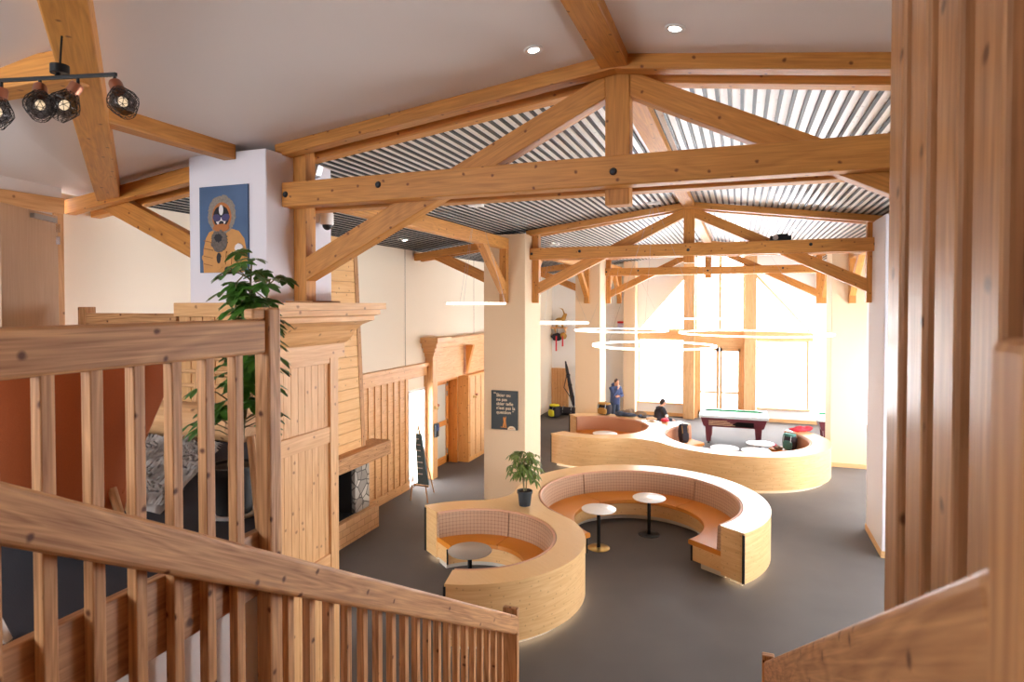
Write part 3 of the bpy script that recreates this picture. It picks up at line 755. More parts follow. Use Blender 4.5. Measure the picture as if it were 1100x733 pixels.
    # black edging on the free ends
    for cx, r, a, s in ((0, ro, e1, 1), (0, ro, e2, -1), (D, Ro, eR, -1)):
        aa = math.radians(a); c = W(cx+(r-.012)*math.cos(aa), (r-.012)*math.sin(aa)); 
        tg = math.radians(a); p = W(cx+(r-.012)*math.cos(aa)-s*math.sin(tg)*.006, (r-.012)*math.sin(aa)+s*math.cos(tg)*.006)
        MB().tube([(p[0], p[1], .09), (p[0], p[1], .872)], .022, 8).build('edge_strip', 'blackedge', t)
    for cx, r, a, s in ((0, seatL+.09, e1, 1), (D, seatR+.09, eR, -1), (D, seatR+.09, 181.5, 1)):
        aa = math.radians(a); p = W(cx+r*math.cos(aa)-s*math.sin(aa)*.004, r*math.sin(aa)+s*math.cos(aa)*.004)
        MB().tube([(p[0], p[1], .12), (p[0], p[1], .38)], .016, 8).build('edge_strip', 'blackedge', t)
    return t
pod('near S-shaped spruce bench holding two round booths with orange seats, plant on its ledge', (-3.93, 9.02), 1.32, 1.755, 89.5, -132.5,
    (-1.80, 11.92), 1.89, 2.34, -89.7, False, .75, .80, 1.20, (30, -58), (84, 5), True)
pod('far S-shaped spruce bench with tan backrests, bags on its ledge, around the pool table', (-4.0, 18.65), 1.52, 1.97, 114.9, -136.1,
    (-.1, 18.3), 1.92, 2.37, -50, True, .9, .95, 1.25, (40, -40), (150, 90, 20), False, 222)

def round_table(x, y, r, h, label, top='whitetop', foot='brass', group='round pedestal tables'):
    t = thing('round_table', (x, y, 0), label, 'table', group)
    MB().lathe([(0, h-.022), (r-.01, h-.022), (r, h-.014), (r, h-.004), (r-.006, h), (0, h)], (x, y, 0), 40).build('tabletop', top, t, smooth=True)
    MB().lathe([(0, .02), (.034, .02), (.034, h-.022), (0, h-.022)], (x, y, 0), 16).build('pedestal', 'black', t, smooth=True)
    MB().lathe([(0, 0), (.21, 0), (.21, .006), (.20, .012), (.05, .02), (0, .02)], (x, y, 0), 32).build('foot', foot, t, smooth=True)
    return t
round_table(-3.91, 8.83, .34, .74, 'grey round table inside the small near booth', 'greytop', 'black')
round_table(-2.45, 11.46, .32, .74, 'white round table with a glass on it, gold foot, in the large near booth')
round_table(-1.66, 12.47, .32, .74, 'white round table with nothing on it, dark foot, in the large near booth', foot='black')
round_table(-3.75, 18.37, .36, .72, 'white round table just showing above the far bench, in its brown-backed booth', foot='black')
round_table(-.36, 17.6, .365, .72, 'white round table in front of the pool table, first of two side by side', foot='black')
round_table(.42, 17.55, .365, .72, 'white round table in front of the pool table, nearer the snowboard bag', foot='black')
round_table(.55, 18.5, .365, .72, 'white round table half hidden behind two others at the end of the pool table', foot='black')
g = MB(); g.lathe([(0, .741), (.028, .741), (.036, .86), (.033, .86), (.026, .747), (0, .747)], (-2.42, 11.5, 0), 16)
tag(g.build('drinking_glass', 'glass', smooth=True), 'small clear drinking glass on the gold-footed white table', 'glass')

# ================================================================== LAMPS
def ring_lamp(x, y, z, r, label, canopy=True):
    t = thing('ring_pendant', (x, y, z), label, 'pendant lamp', 'ring pendant lamps')
    MB().lathe([(r-.03, .011), (r, .011), (r, -.008), (r-.03, -.008), (r-.03, .011)], (x, y, z), 72).build('ring', 'white', t, smooth=True)
    MB().lathe([(r-.027, -.013), (r-.003, -.013), (r-.003, -.016), (r-.027, -.016), (r-.027, -.013)], (x, y, z), 72).build('light_band', 'ring', t, smooth=True)
    MB().lathe([(r-.036, .008), (r-.031, .008), (r-.031, -.009), (r-.036, -.009), (r-.036, .008)], (x, y, z), 72).build('inner_band', 'ring', t, smooth=True)
    MB().lathe([(r-.027, .012), (r-.003, .012), (r-.003, .015), (r-.027, .015), (r-.027, .012)], (x, y, z), 72).build('added_up_light', 'ring', t, smooth=True)  # upward glow added to brighten the ceiling slats and beams
    zt = zc(x)-.01
    MB().box(x-.13, x+.13, y-.06, y+.06, zt-.05, zt).build('canopy', 'white', t, bevel=.008)
    for k in range(3):
        a = 2*PI*k/3+.5
        MB().tube([(x+.04*math.cos(a), y+.04*math.sin(a), zt-.05), (x+(r-.015)*math.cos(a), y+(r-.015)*math.sin(a), z+.011)], .0025, 5).build('cable', 'steel', t)
    return t
ring_lamp(-4.30, 10.0, 4.563, .52, 'small ring pendant at eye level beside the quote-poster column, seen edge on')
ring_lamp(-4.8, 16.6, 4.04, .95, 'ring pendant half hidden behind the quote-poster column')
ring_lamp(-3.3, 18.5, 3.78, 1.37, 'ring pendant crossing the second left column above the brown-backed booth')
ring_lamp(-1.66, 13.0, 3.71, 1.24, 'lowest and nearest large ring pendant, above the large near booth')
ring_lamp(.35, 18.0, 3.77, 1.95, 'widest ring pendant, level with the window transom above the pool table')
ring_lamp(-1.15, 22.0, 4.06, .68, 'small high ring pendant against the upper gable window')
def downlight(x, y, label, lit=True, first=[None]):
    z = zc(x)
    sl_ = -.13 if x > XR else .13
    if first[0] is None:
        t = thing('ceiling_light', (0, 0, 0), label, 'ceiling light', 'recessed ceiling lights')
        MB().lathe([(.045, -.004), (.075, -.008), (.08, -.004), (.08, .006), (.045, .006), (.045, -.004)], (0, 0, 0), 24).build('rim', 'white', t, smooth=True)
        MB().lathe([(0, -.002), (.045, -.002)], (0, 0, 0), 24).build('lens', 'spot', t)
        first[0] = t
    else: t = dup(first[0], (0, 0, 0), label=label)
    t.location = (x, y, z-.006); t.rotation_euler = (0, -math.atan(sl_), 0); t['label'] = label
    return t
for x, y, lb in ((-1.61, 4.94, 'round recessed light in the white ceiling left of the ridge beam'), (-.48, 4.93, 'round recessed light in the white ceiling right of the ridge beam'),
                 (-6.91, 12.13, 'glaring recessed light in the slatted ceiling over the left aisle'), (-4.84, 16.76, 'recessed light in the slats above the left end of the middle truss'),
                 (-2.73, 18.2, 'recessed light in the slats left of the middle king post'), (-.13, 21.62, 'farthest recessed light in the slats right of the middle king post'),
                 (.23, 15.66, 'recessed light in the slats above the black projector'), (1.26, 17.26, 'recessed light in the slats near the right post of the middle truss')):
    downlight(x, y, lb)
# track light
a = Vector((-4.22, 2.52, 5.9)); b = Vector((-3.45, 2.69, 5.9)); c = a.lerp(b, .5)
t = thing('track_light', c, 'black track light with four wire-caged bulbs on the diagonal ceiling beam', 'ceiling lamp')
MB().beam(a, b, .018, .022).build('track', 'black', t, bevel=.003)
MB().lathe([(0, 0), (.05, 0), (.05, .05), (.0, .05)], c+Vector((0, .02, .03)), 24).build('canopy', 'black', t, smooth=True)
MB().tube([c+Vector((0, .02, .05)), c+Vector((.0, .04, .32))], .006, 8).build('stem', 'black', t)
MB().tube([c+Vector((0, 0, .0)), c+Vector((0, .02, .05))], .012, 8).build('mount', 'black', t)
for f, d in ((.03, (-.12, -.1, -1)), (.36, (.45, -.3, -1)), (.68, (-.4, -.35, -1)), (.985, (.62, -.1, -1))):
    p = a.lerp(b, f); d = Vector(d).normalized(); q = p+Vector((0, 0, -.045))
    h = MB().tube([p, q], .009, 8).tube([q, q+d*.012], .016, 10).build('lamp_arm', 'black', t)
    rot = d.to_track_quat('Z', 'Y').to_matrix().to_4x4() @ Matrix.Scale(1.25, 4)
    so = MB().lathe([(0, 0), (.026, 0), (.03, .012), (.03, .055), (.022, .06), (0, .06)], q, 16, rot).build('socket', 'copper', t, smooth=True)
    cg = MB(); prof = [(.03, .05), (.045, .075), (.062, .10), (.068, .125), (.058, .15), (.046, .172), (.034, .195)]
    n0 = len(cg.v); n = 12
    for i, (r, z) in enumerate(prof):
        for k in range(n):
            an = 2*PI*(k+.5*(i % 2))/n; cg.v.append(q+(rot @ Vector((r*math.cos(an), r*math.sin(an), z))))
    for i in range(len(prof)-1):
        for k in range(n):
            k2 = (k+1) % n; A0, A1, B0, B1 = i*n+k, i*n+k2, (i+1)*n+k, (i+1)*n+k2
            tri = ((A0, A1, B0), (A1, B1, B0)) if i % 2 == 0 else ((A0, B1, B0), (A0, A1, B1))
            for f3 in tri: cg.quad([n0+w_ for w_ in f3], [(0, 0)]*3)
    co_ = cg.build('cage', 'black', so)
    md = co_.modifiers.new('w', 'WIREFRAME'); md.thickness = .0035
    MB().lathe([(.026, .06), (.04, .08), (.052, .105), (.056, .125), (.048, .148), (.034, .17)], q, 20, rot).build('glass_shade', 'smoke', so, smooth=True)
    MB().blob(q+d*.15, (.02, .02, .026), rot.to_3x3(), 12).build('bulb', 'bulb', so, smooth=True)

# ================================================================== PICTURES, SIGNS, FITTINGS
def flat(poly2, y, th, mat, name, par, x0, z0, w, h, bevel=0):
    return MB().prism([(x0+u*w, y, z0+v*h) for u, v in poly2], (0, th, 0)).build(name, mat, par)
def ell(cu, cv, ru, rv, n=24, rot=0):
    o = []
    for k in range(n):
        a = 2*PI*k/n; u, v = ru*math.cos(a), rv*math.sin(a); o.append((cu+u*math.cos(rot)-v*math.sin(rot), cv+u*math.sin(rot)+v*math.cos(rot)))
    return o
x0, z0, w, h = -5.43, 4.885, .645, .91
t = thing('picture', (x0+w/2, 5.185, z0), 'portrait print of a dog in sunglasses and a fur-hooded tan parka, on the white column', 'picture')
flat([(0, 0), (1, 0), (1, 1), (0, 1)], 5.165, .022, 'p_blue', 'backing', t, x0, z0, w, h)
def frill(cu, cv, ru, rv, amp, n=72, seed=3):
    rn = random.Random(seed); return [(cu+ru*(1+amp*rn.uniform(-1, 1))*math.cos(2*PI*k/n), cv+rv*(1+amp*rn.uniform(-1, 1))*math.sin(2*PI*k/n)) for k in range(n)]
L = 5.165
coat = [(.08, 0), (.07, .12), (.08, .28), (.13, .40), (.2, .47), (.32, .50), (.68, .50), (.82, .47), (.93, .38), (.97, .25), (1.0, .14), (.92, 0)]
items = [(coat, 'p_coat', 'coat'), (frill(.47, .665, .29, .225, .05), 'p_fur', 'fur_hood'), (ell(.47, .645, .20, .165), 'p_rust', 'lining'),
    (frill(.46, .645, .165, .125, .03, 40), 'p_black', 'face'), (ell(.46, .72, .045, .06), 'p_white', 'blaze'), (ell(.455, .59, .10, .045), 'p_white', 'muzzle'),
    (ell(.37, .632, .085, .042, rot=-.1), 'p_lens', 'lens'), (ell(.555, .632, .085, .042, rot=.1), 'p_lens', 'lens'), (ell(.465, .568, .05, .028), 'p_black', 'nose'),
    (frill(.46, .515, .17, .045, .05), 'p_rust', 'chin_fur'), (frill(.42, .36, .17, .125, .12), 'p_fur2', 'beard'), (frill(.40, .40, .08, .05, .15, 40, 5), 'p_black', 'beard_patch'),
    (ell(.27, .13, .22, .075, rot=-.25), 'p_coat', 'sleeve'), (ell(.68, .16, .29, .085, rot=.18), 'p_coat', 'sleeve'), (ell(.41, .165, .045, .062), 'p_black', 'cuff'), (ell(.60, .035, .07, .032), 'p_black', 'cuff'), (frill(.83, .275, .085, .05, .12, 40, 8), 'p_white', 'mitten')]
for k in range(4): items.append(([(.1, .10+.09*k), (.28, .075+.09*k), (.28, .083+.09*k), (.1, .109+.09*k)], 'p_coat2', 'seam'))
for k in range(3): items.append(([(.55+.12*k, .09), (.57+.12*k, .24), (.578+.12*k, .24), (.558+.12*k, .09)], 'p_coat2', 'seam'))
for i, (pl, mt, nm) in enumerate(items): flat(pl, L-.0006*(i+1), .0006*(i+1)+.002, mt, nm, t, x0, z0, w, h)

x0, z0, w, h = -5.38, 1.675, .642, .893
t = thing('poster', (x0+w/2, 13.41, z0), 'dark slate poster with a French ski quote and an orange skier figure on the column', 'poster')
flat([(0, 0), (1, 0), (1, 1), (0, 1)], 13.385, .035, 'slate', 'board', t, x0, z0, w, h)
def text(body, loc, size, mat, par, rot=(PI/2, 0, 0), ext=.001, sp=1):
    cu = bpy.data.curves.new('lettering', 'FONT'); cu.body = body; cu.size = size; cu.extrude = ext; cu.space_line = sp; cu.offset = .0012
    cu.materials.append(M[mat]); tmp = bpy.data.objects.new('lettering', cu); C.objects.link(tmp); bpy.context.view_layer.update()
    me = bpy.data.meshes.new_from_object(tmp.evaluated_get(bpy.context.evaluated_depsgraph_get())); bpy.data.objects.remove(tmp)
    o = bpy.data.objects.new('lettering', me); C.objects.link(o); o.parent = par; o.location = Vector(loc)-ORG[par.name]; o.rotation_euler = rot; return o
text('\u201c', (x0+.06, 13.383, z0+.765), .13, 'ink', t)
for i, ln in enumerate(('Skier ou', 'ne pas', 'skier telle', "n'est pas la", 'question \u201d')):
    text(ln, (x0+.125, 13.383, z0+.755-.098*i), .104, 'ink', t)
for pl, mt in (([(.43, .07), (.47, .19), (.455, .30), (.49, .34), (.50, .30), (.53, .30), (.555, .345), (.575, .33), (.555, .24), (.585, .07), (.53, .07), (.515, .16), (.50, .07)], 'inkorange'), ([(.36, .055), (.6, .045), (.6, .06), (.36, .07)], 'inkorange')):
    flat(pl, 13.382, .004, mt, 'skier_figure', t, x0, z0, w, h)
flat([(.62, .005)]+[(.775+.155*math.cos(PI*k/16), .005+.095*math.sin(PI*k/16)) for k in range(17)][::-1][0:17], 13.382, .004, 'ink', 'emblem', t, x0, z0, w, h)
flat([(.70, .03), (.85, .03), (.85, .045), (.70, .045)], 13.381, .002, 'inkorange', 'emblem_bar', t, x0, z0, w, h)

t = thing('security_camera', (-4.57, 6.05, 5.45), 'white dome security camera on the column beside the nearest truss brace', 'camera')
MB().box(-4.57, -4.53, 5.98, 6.12, 5.48, 5.64).build('bracket', 'white', t, bevel=.008)
MB().lathe([(0, .17), (.06, .17), (.075, .14), (.075, .03), (.068, .02), (0, .02)], (-4.46, 6.05, 5.44), 24).build('housing', 'white', t, smooth=True)
MB().blob((-4.46, 6.05, 5.46), (.055, .055, .06)).build('dome', 'black', t, smooth=True)
t = thing('wall_speaker', (-4.57, 5.95, 6.0), 'small grey wedge speaker on the column under the nearest rafter', 'speaker')
MB().prism([(-4.57, 5.9, 5.98), (-4.57, 5.9, 6.14), (-4.46, 5.9, 6.12), (-4.50, 5.9, 6.0)], (0, .1, 0)).build('cabinet', 'steel', t, bevel=.006)
MB().box(-4.57, -4.56, 5.88, 6.02, 6.02, 6.1).build('bracket', 'black', t)
t = thing('projector', (.76, 13.82, 5.84), 'black projector lying on the tie beam of the middle truss', 'projector')
MB().box(.56, .96, 13.72, 13.98, 5.845, 5.93).build('body', 'black', t, bevel=.015)
MB().lathe([(0, 0), (.05, 0), (.055, .03), (0, .03)], (.66, 13.72, 5.895), 16, Matrix.Rotation(PI/2, 4, 'X')).build('lens', 'chrome', t, smooth=True)
MB().box(.7, .9, 13.76, 13.94, 5.93, 5.97).build('top_hump', 'black', t, bevel=.01)
t = thing('exit_sign', (-4.6, 25.9, 3.5), 'small lilac sign with red top on the far wall left of the windows', 'sign')
MB().box(-4.78, -4.47, 25.98, 26.08, 3.5, 3.76).build('panel', plain('sign_lilac', srgb(196, 196, 240), .4), t, bevel=.01)
MB().box(-4.79, -4.46, 25.97, 26.09, 3.76, 3.84).build('top_band', 'red', t, bevel=.01)

# ================================================================== PLANTS
def leaf_cluster(mb, c, d, n, L, Wd, droop, rn):
    d = d.normalized(); s1 = d.cross(Vector((0, 0, 1)))
    if s1.length < .1: s1 = d.cross(Vector((1, 0, 0)))
    s1.normalize(); s2 = s1.cross(d)
    for k in range(n):
        a = 2*PI*k/n+rn.uniform(-.2, .2); out = (s1*math.cos(a)+s2*math.sin(a)); le = L*rn.uniform(.8, 1.15)
        dr = Vector((0, 0, -1)); p0 = c; pts = []
        for q in (0, .35, .7, 1): pts.append(c+(out*.92+d*.25)*le*q+dr*droop*le*q*q)
        sd = out.cross(d).normalized(); ws = (.14, .8, 1, .22); n0 = len(mb.v)
        for p, ww in zip(pts, ws):
            mb.v += [p-sd*Wd*ww*.5+d*.0, p-d*.006*ww, p+sd*Wd*ww*.5]
        for i in range(3):
            for j in range(2):
                A = n0+i*3+j; mb.quad([A, A+1, A+4, A+3], [(j*.5, i/3), (j*.5+.5, i/3), (j*.5+.5, i/3+.33), (j*.5, i/3+.33)])
def plant(base, pot_r, pot_h, height, spread, clusters, leafs, L, Wd, droop, lmat, pmat, label, seed, stems=3, low=.35, saucer=False, lean=(0, 0)):
    rn = random.Random(seed); b = Vector(base)
    t = thing('potted_plant', base, label, 'plant')
    MB().lathe([(0, 0), (pot_r*.74, 0), (pot_r*.76, .01), (pot_r*.96, pot_h*.84), (pot_r*1.06, pot_h*.85), (pot_r*1.06, pot_h), (pot_r*.95, pot_h), (pot_r*.92, pot_h*.9), (0, pot_h*.9)], b, 28).build('pot', pmat, t, smooth=True)
    MB().lathe([(0, 0), (pot_r*.93, 0), (pot_r*.9, .012), (0, .02)], b+Vector((0, 0, pot_h*.9)), 20).build('soil', 'soil', t)
    if saucer: MB().lathe([(0, -.0), (pot_r*1.15, 0), (pot_r*1.25, .02), (pot_r*1.2, .02), (pot_r*1.1, .006), (0, .006)], b, 28).build('saucer', 'white', t, smooth=True)
    st = MB(); lf = MB()
    for k in range(stems):
        a = 2*PI*k/stems+rn.random(); top = height*rn.uniform(.82, 1)
        path = [b+Vector((.02*math.cos(a), .02*math.sin(a), pot_h*.9))]
        for q in (.35, .7, 1): path.append(b+Vector((spread*.35*q*math.cos(a+q*.6), spread*.35*q*math.sin(a+q*.6), pot_h*.9+(top-pot_h)*q))+Vector((lean[0]*q, lean[1]*q, 0)))
        st.tube(path, [.011, .010, .008, .004], 6)
        for c in range(clusters//stems):
            f = low+(1-low)*(c+rn.random())/(clusters//stems); f = min(f, .995); i = min(2, int(f*3)); g = f*3-i
            p = path[i].lerp(path[i+1], g); an = rn.uniform(0, 2*PI); pl = spread*rn.uniform(.35, .8)*(1.1-.45*f)
            tip = p+Vector((pl*math.cos(an), pl*math.sin(an), pl*rn.uniform(.1, .7)))
            st.tube([p, p.lerp(tip, .5)+Vector((0, 0, .02)), tip], [.004, .003, .002], 5)
            leaf_cluster(lf, tip, Vector((.5*math.cos(an), .5*math.sin(an), 1)), leafs, L, Wd, droop, rn)
        leaf_cluster(lf, path[-1], Vector((0, 0, 1)), leafs, L, Wd, droop, rn)
    st.build('stem', 'stem', t, smooth=True); lf.build('foliage', lmat, t, smooth=True, angle=80)
    return t
plant((-2.43, 2.51, 3.482), .115, .25, 1.33, .24, 88, 7, .088, .042, .45, 'leaf', 'blackpot', 'tall leafy umbrella plant in a black pot behind the guard rail', 11, stems=4, low=.16, saucer=True, lean=(.10, .04))
plant((-3.64, 10.68, .906), .135, .27, .98, .34, 66, 6, .11, .045, .8, 'leaf2', 'pot', 'small umbrella plant in a dark pot on the ledge of the near bench', 5, stems=3, low=.25)

# ================================================================== LANDING FURNITURE
fd = Vector((-.80, .60, 0)).normalized(); sd = Vector((.60, .80, 0)).normalized(); o = Vector((-2.60, 1.70, 3.48))
def AC(s, f, z): return o+sd*s+fd*f+Vector((0, 0, z))
t = thing('armchair', o, 'rust velvet lounge chair seen from behind through the balusters', 'armchair')
loops = []
for i in range(9):
    q = i/8; z = .17+.65*q; hw = .27+.22*q**1.3; back = -.05-.12*q
    if q == 1: hw -= .05
    loop = []
    for k in range(13):
        u = -1+2*k/12; loop.append(AC(hw*u, back+.20*abs(u)**2.4*(.5+.5*q)-.02*(q == 1), z+(.02*(1-u*u) if q > .9 else 0)))
    for k in range(13):
        u = 1-2*k/12; loop.append(AC((hw-.05)*u, back+.07+.20*abs(u)**2.4*(.5+.5*q), z+(.02*(1-u*u) if q > .9 else 0)))
    loops.append(loop)
MB().rings(loops).build('backrest', 'velvet', t, smooth=True, angle=50, bevel=.012)
sc_ = MB(); loops = []
for z, g in ((.28, .0), (.30, .02), (.40, .025), (.435, .0)):
    loops.append([AC(.29*c_*(1+g), .33+.31*s_*(1+g), z) for c_, s_ in [(max(-1, min(1, 1.25*math.cos(a_))), max(-1, min(1, 1.25*math.sin(a_)))) for a_ in [2*PI*k/28 for k in range(28)]]])
sc_.rings(loops); sc_.build('seat', 'velvet', t, smooth=True, angle=60)
for s in (-1, 1):
    lp = []
    for f, hh in ((.02, .56), (.2, .50), (.42, .42), (.60, .34)):
        lp.append([AC(s*.22, f, .26), AC(s*.27, f, .26), AC(s*.29, f, hh-.06), AC(s*.23, f, hh-.06)])
    MB().rings(lp).build('arm', 'velvet', t, bevel=.015)
    for f, q in ((.0, -1), (.56, 1)):
        MB().tube([AC(s*.22, f+.0, .30), AC(s*.30, f+q*.08, 0)], [.02, .012], 10).build('leg', 'log', t, smooth=True)
t = thing('side_table', (-2.42, 1.05, 3.48), 'pale side table leg at the left edge beside the rust armchair', 'table')
MB().lathe([(0, .44), (.23, .44), (.24, .455), (.23, .47), (0, .47)], (-2.45, 1.02, 3.48), 28).build('tabletop', 'white', t, smooth=True)
for dx, dy in ((.27, .28), (-.26, .12), (.02, -.28)): MB().tube([(-2.45+dx*.55, 1.02+dy*.55, 3.93), (-2.45+dx, 1.02+dy, 3.48)], [.024, .016], 10).build('leg', 'white', t, smooth=True)
# shag rug
rn = random.Random(3); mb = MB(); X0, X1, Y0, Y1 = -4.4, -2.76, 2.35, 3.55
nx, ny = 40, 26; n0 = 0
def rz(x, y): return 3.484+.055*max(0, noise.noise(Vector((x*5, y*5, 2))))+.035
for j in range(ny+1):
    for i in range(nx+1):
        x = X0+(X1-X0)*i/nx; y = Y0+(Y1-Y0)*j/ny; e = min(i, nx-i, j, ny-j)
        mb.v.append(Vector((x-.68*(y-Y0)+.03*noise.noise(Vector((x*4, y*4, 0))), y+.04*noise.noise(Vector((x*4, y*4, 7))), 3.483 if e == 0 else rz(x, y))))
for j in range(ny):
    for i in range(nx):
        a = j*(nx+1)+i; mb.quad([a, a+1, a+nx+2, a+nx+1], [(i, j), (i+1, j), (i+1, j+1), (i, j+1)])
for k in range(5200):
    x = rn.uniform(X0, X1); y = rn.uniform(Y0, Y1); z = rz(x, y)-.01; a = 3*noise.noise(Vector((x*3, y*3, 4)))+rn.uniform(-.7, .7); L = rn.uniform(.04, .08); w_ = .007
    d = Vector((math.cos(a), math.sin(a), 0)); s_ = Vector((-d.y, d.x, 0)); n0 = len(mb.v); p = Vector((x-.68*(y-Y0), y, z))
    mb.v += [p-s_*w_, p+s_*w_, p+d*L*.5+Vector((0, 0, L*.5))-s_*w_*.8, p+d*L*.5+Vector((0, 0, L*.5))+s_*w_*.8, p+d*L+Vector((0, 0, L*.35))]
    mb.quad([n0, n0+1, n0+3, n0+2], [(0, 0)]*4); mb.quad([n0+2, n0+3, n0+4], [(0, 0)]*3)
tag(mb.build('shag_rug', 'fur', smooth=True, angle=80), 'fluffy grey shag rug on the dark landing floor behind the balusters', 'rug')
t = thing('log_bench', (-4.2, 3.9, 3.48), 'low raw log bench with ladder back behind the shag rug', 'bench')
lp = []
for i in range(7):
    x = -4.95+1.35*i/6; r = .15+.012*math.sin(i*2.1)
    lp.append([(x, 3.82+r*1.25*math.cos(a_), 3.625+min(.13, r*math.sin(a_))) for a_ in [2*PI*k/16 for k in range(16)]])
MB().rings(lp).build('seat', 'log', t, smooth=True, angle=50)
for x in (-4.85, -4.28, -3.7): MB().tube([(x, 3.98, 3.48), (x+.03, 4.06, 4.12)], [.045, .035], 10).build('back_post', 'log', t, smooth=True)
for z in (3.86, 3.98, 4.09): MB().tube([(-4.93, 4.03, z), (-3.6, 4.03, z+.01)], .018, 8).build('rung', 'log', t, smooth=True)
tag(MB().tube([(-2.15, 2.385, 3.482), (-2.225, 2.41, 3.91)], [.022, .02], 10).build('wooden_stake', 'log', smooth=True), 'short pale wooden stake leaning between the newel post and the potted plant', 'stake')

# ================================================================== LEFT AISLE THINGS
t = thing('pine_cabinet', (-7.5, 17.4, 0), 'projecting knotty pine cabinet beside the glazed orange door', 'cabinet')
MB().box(-7.64, -7.3, 16.42, 18.5, .0, 2.5).build('body', 'pine', t, bevel=.008)
for i in range(5): MB().box(-7.3, -7.275, 16.48+.4*i, 16.83+.4*i, .14, 2.45).build('front_board', 'panel', t, bevel=.006)
tag(MB().prism([(-7.43, 16.5, 2.52), (-7.2, 16.5, 3.38), (-7.43, 16.5, 3.38)], (0, .16, 0)).build('corbel', 'orangewood', bevel=.01), 'orange wood corbel bracket over the pine cabinet', 'bracket')
def sconce(p, label):
    t = thing('wall_hook', p, label, 'wall hook', 'brass wall hooks of the door portal'); p = Vector(p)
    MB().lathe([(0, 0), (.045, 0), (.04, .02), (0, .02)], p, 16, Matrix.Rotation(PI/2, 4, 'Y')).build('plate', 'brass', t, smooth=True)
    MB().tube([p, p+Vector((.09, 0, -.02)), p+Vector((.10, 0, .05))], .014, 8).build('hook', 'brass', t, smooth=True)
    MB().blob(p+Vector((.10, 0, .07)), .035).build('knob', 'copper', t, smooth=True)
sconce((-7.43, 14.56, 1.86), 'brass wall hook on the pilaster left of the orange door'); sconce((-7.275, 16.72, 1.86), 'brass wall hook on the pine cabinet right of the orange door')
t = thing('wall_phone', (-7.43, 14.58, 1.1), 'dark wall phone box on the pilaster beside the easel', 'phone')
MB().box(-7.43, -7.36, 14.5, 14.66, 1.1, 1.45).build('case', 'black', t, bevel=.01); MB().box(-7.36, -7.345, 14.52, 14.64, 1.26, 1.42).build('screen', 'navy', t)
t = thing('easel', (-6.9, 13.0, 0), 'thin wooden easel holding a slim teal chalkboard by the bright doorway', 'easel')
top = Vector((-7.15, 13.15, 1.66))
for e in ((-7.14, 12.75, 0), (-6.68, 12.72, 0), (-6.92, 13.5, 0)): MB().tube([top+Vector((0, 0, .12 if e[1] == 12.75 else 0)), e], [.014, .016], 8).build('leg', 'log', t, smooth=True)
MB().beam((-7.10, 12.83, .36), (-6.70, 12.80, .36), .05, .03).build('tray', 'log', t)
u = Vector((-7.13, 13.06, 1.5)); d0 = Vector((-6.86, 12.79, .40)); v = Vector((-6.72, 12.80, .40))
bd = MB().prism([(-7.17, 13.05, 1.5), (-7.02, 13.03, 1.5), (-6.70, 12.79, .39), (-6.98, 12.80, .39)], (.012, .022, 0)).build('chalkboard', 'chalk', t)
for i in range(7):
    f = .1+.115*i; pA = Vector((-7.15, 13.02, 1.5)).lerp(Vector((-6.95, 12.77, .39)), f); pB = Vector((-7.03, 13.0, 1.5)).lerp(Vector((-6.74, 12.76, .39)), f)
    MB().beam(pA.lerp(pB, .08), pA.lerp(pB, .62+.3*((i*37) % 10)/10), .006, .022).build('chalk_line', 'p_white', bd)

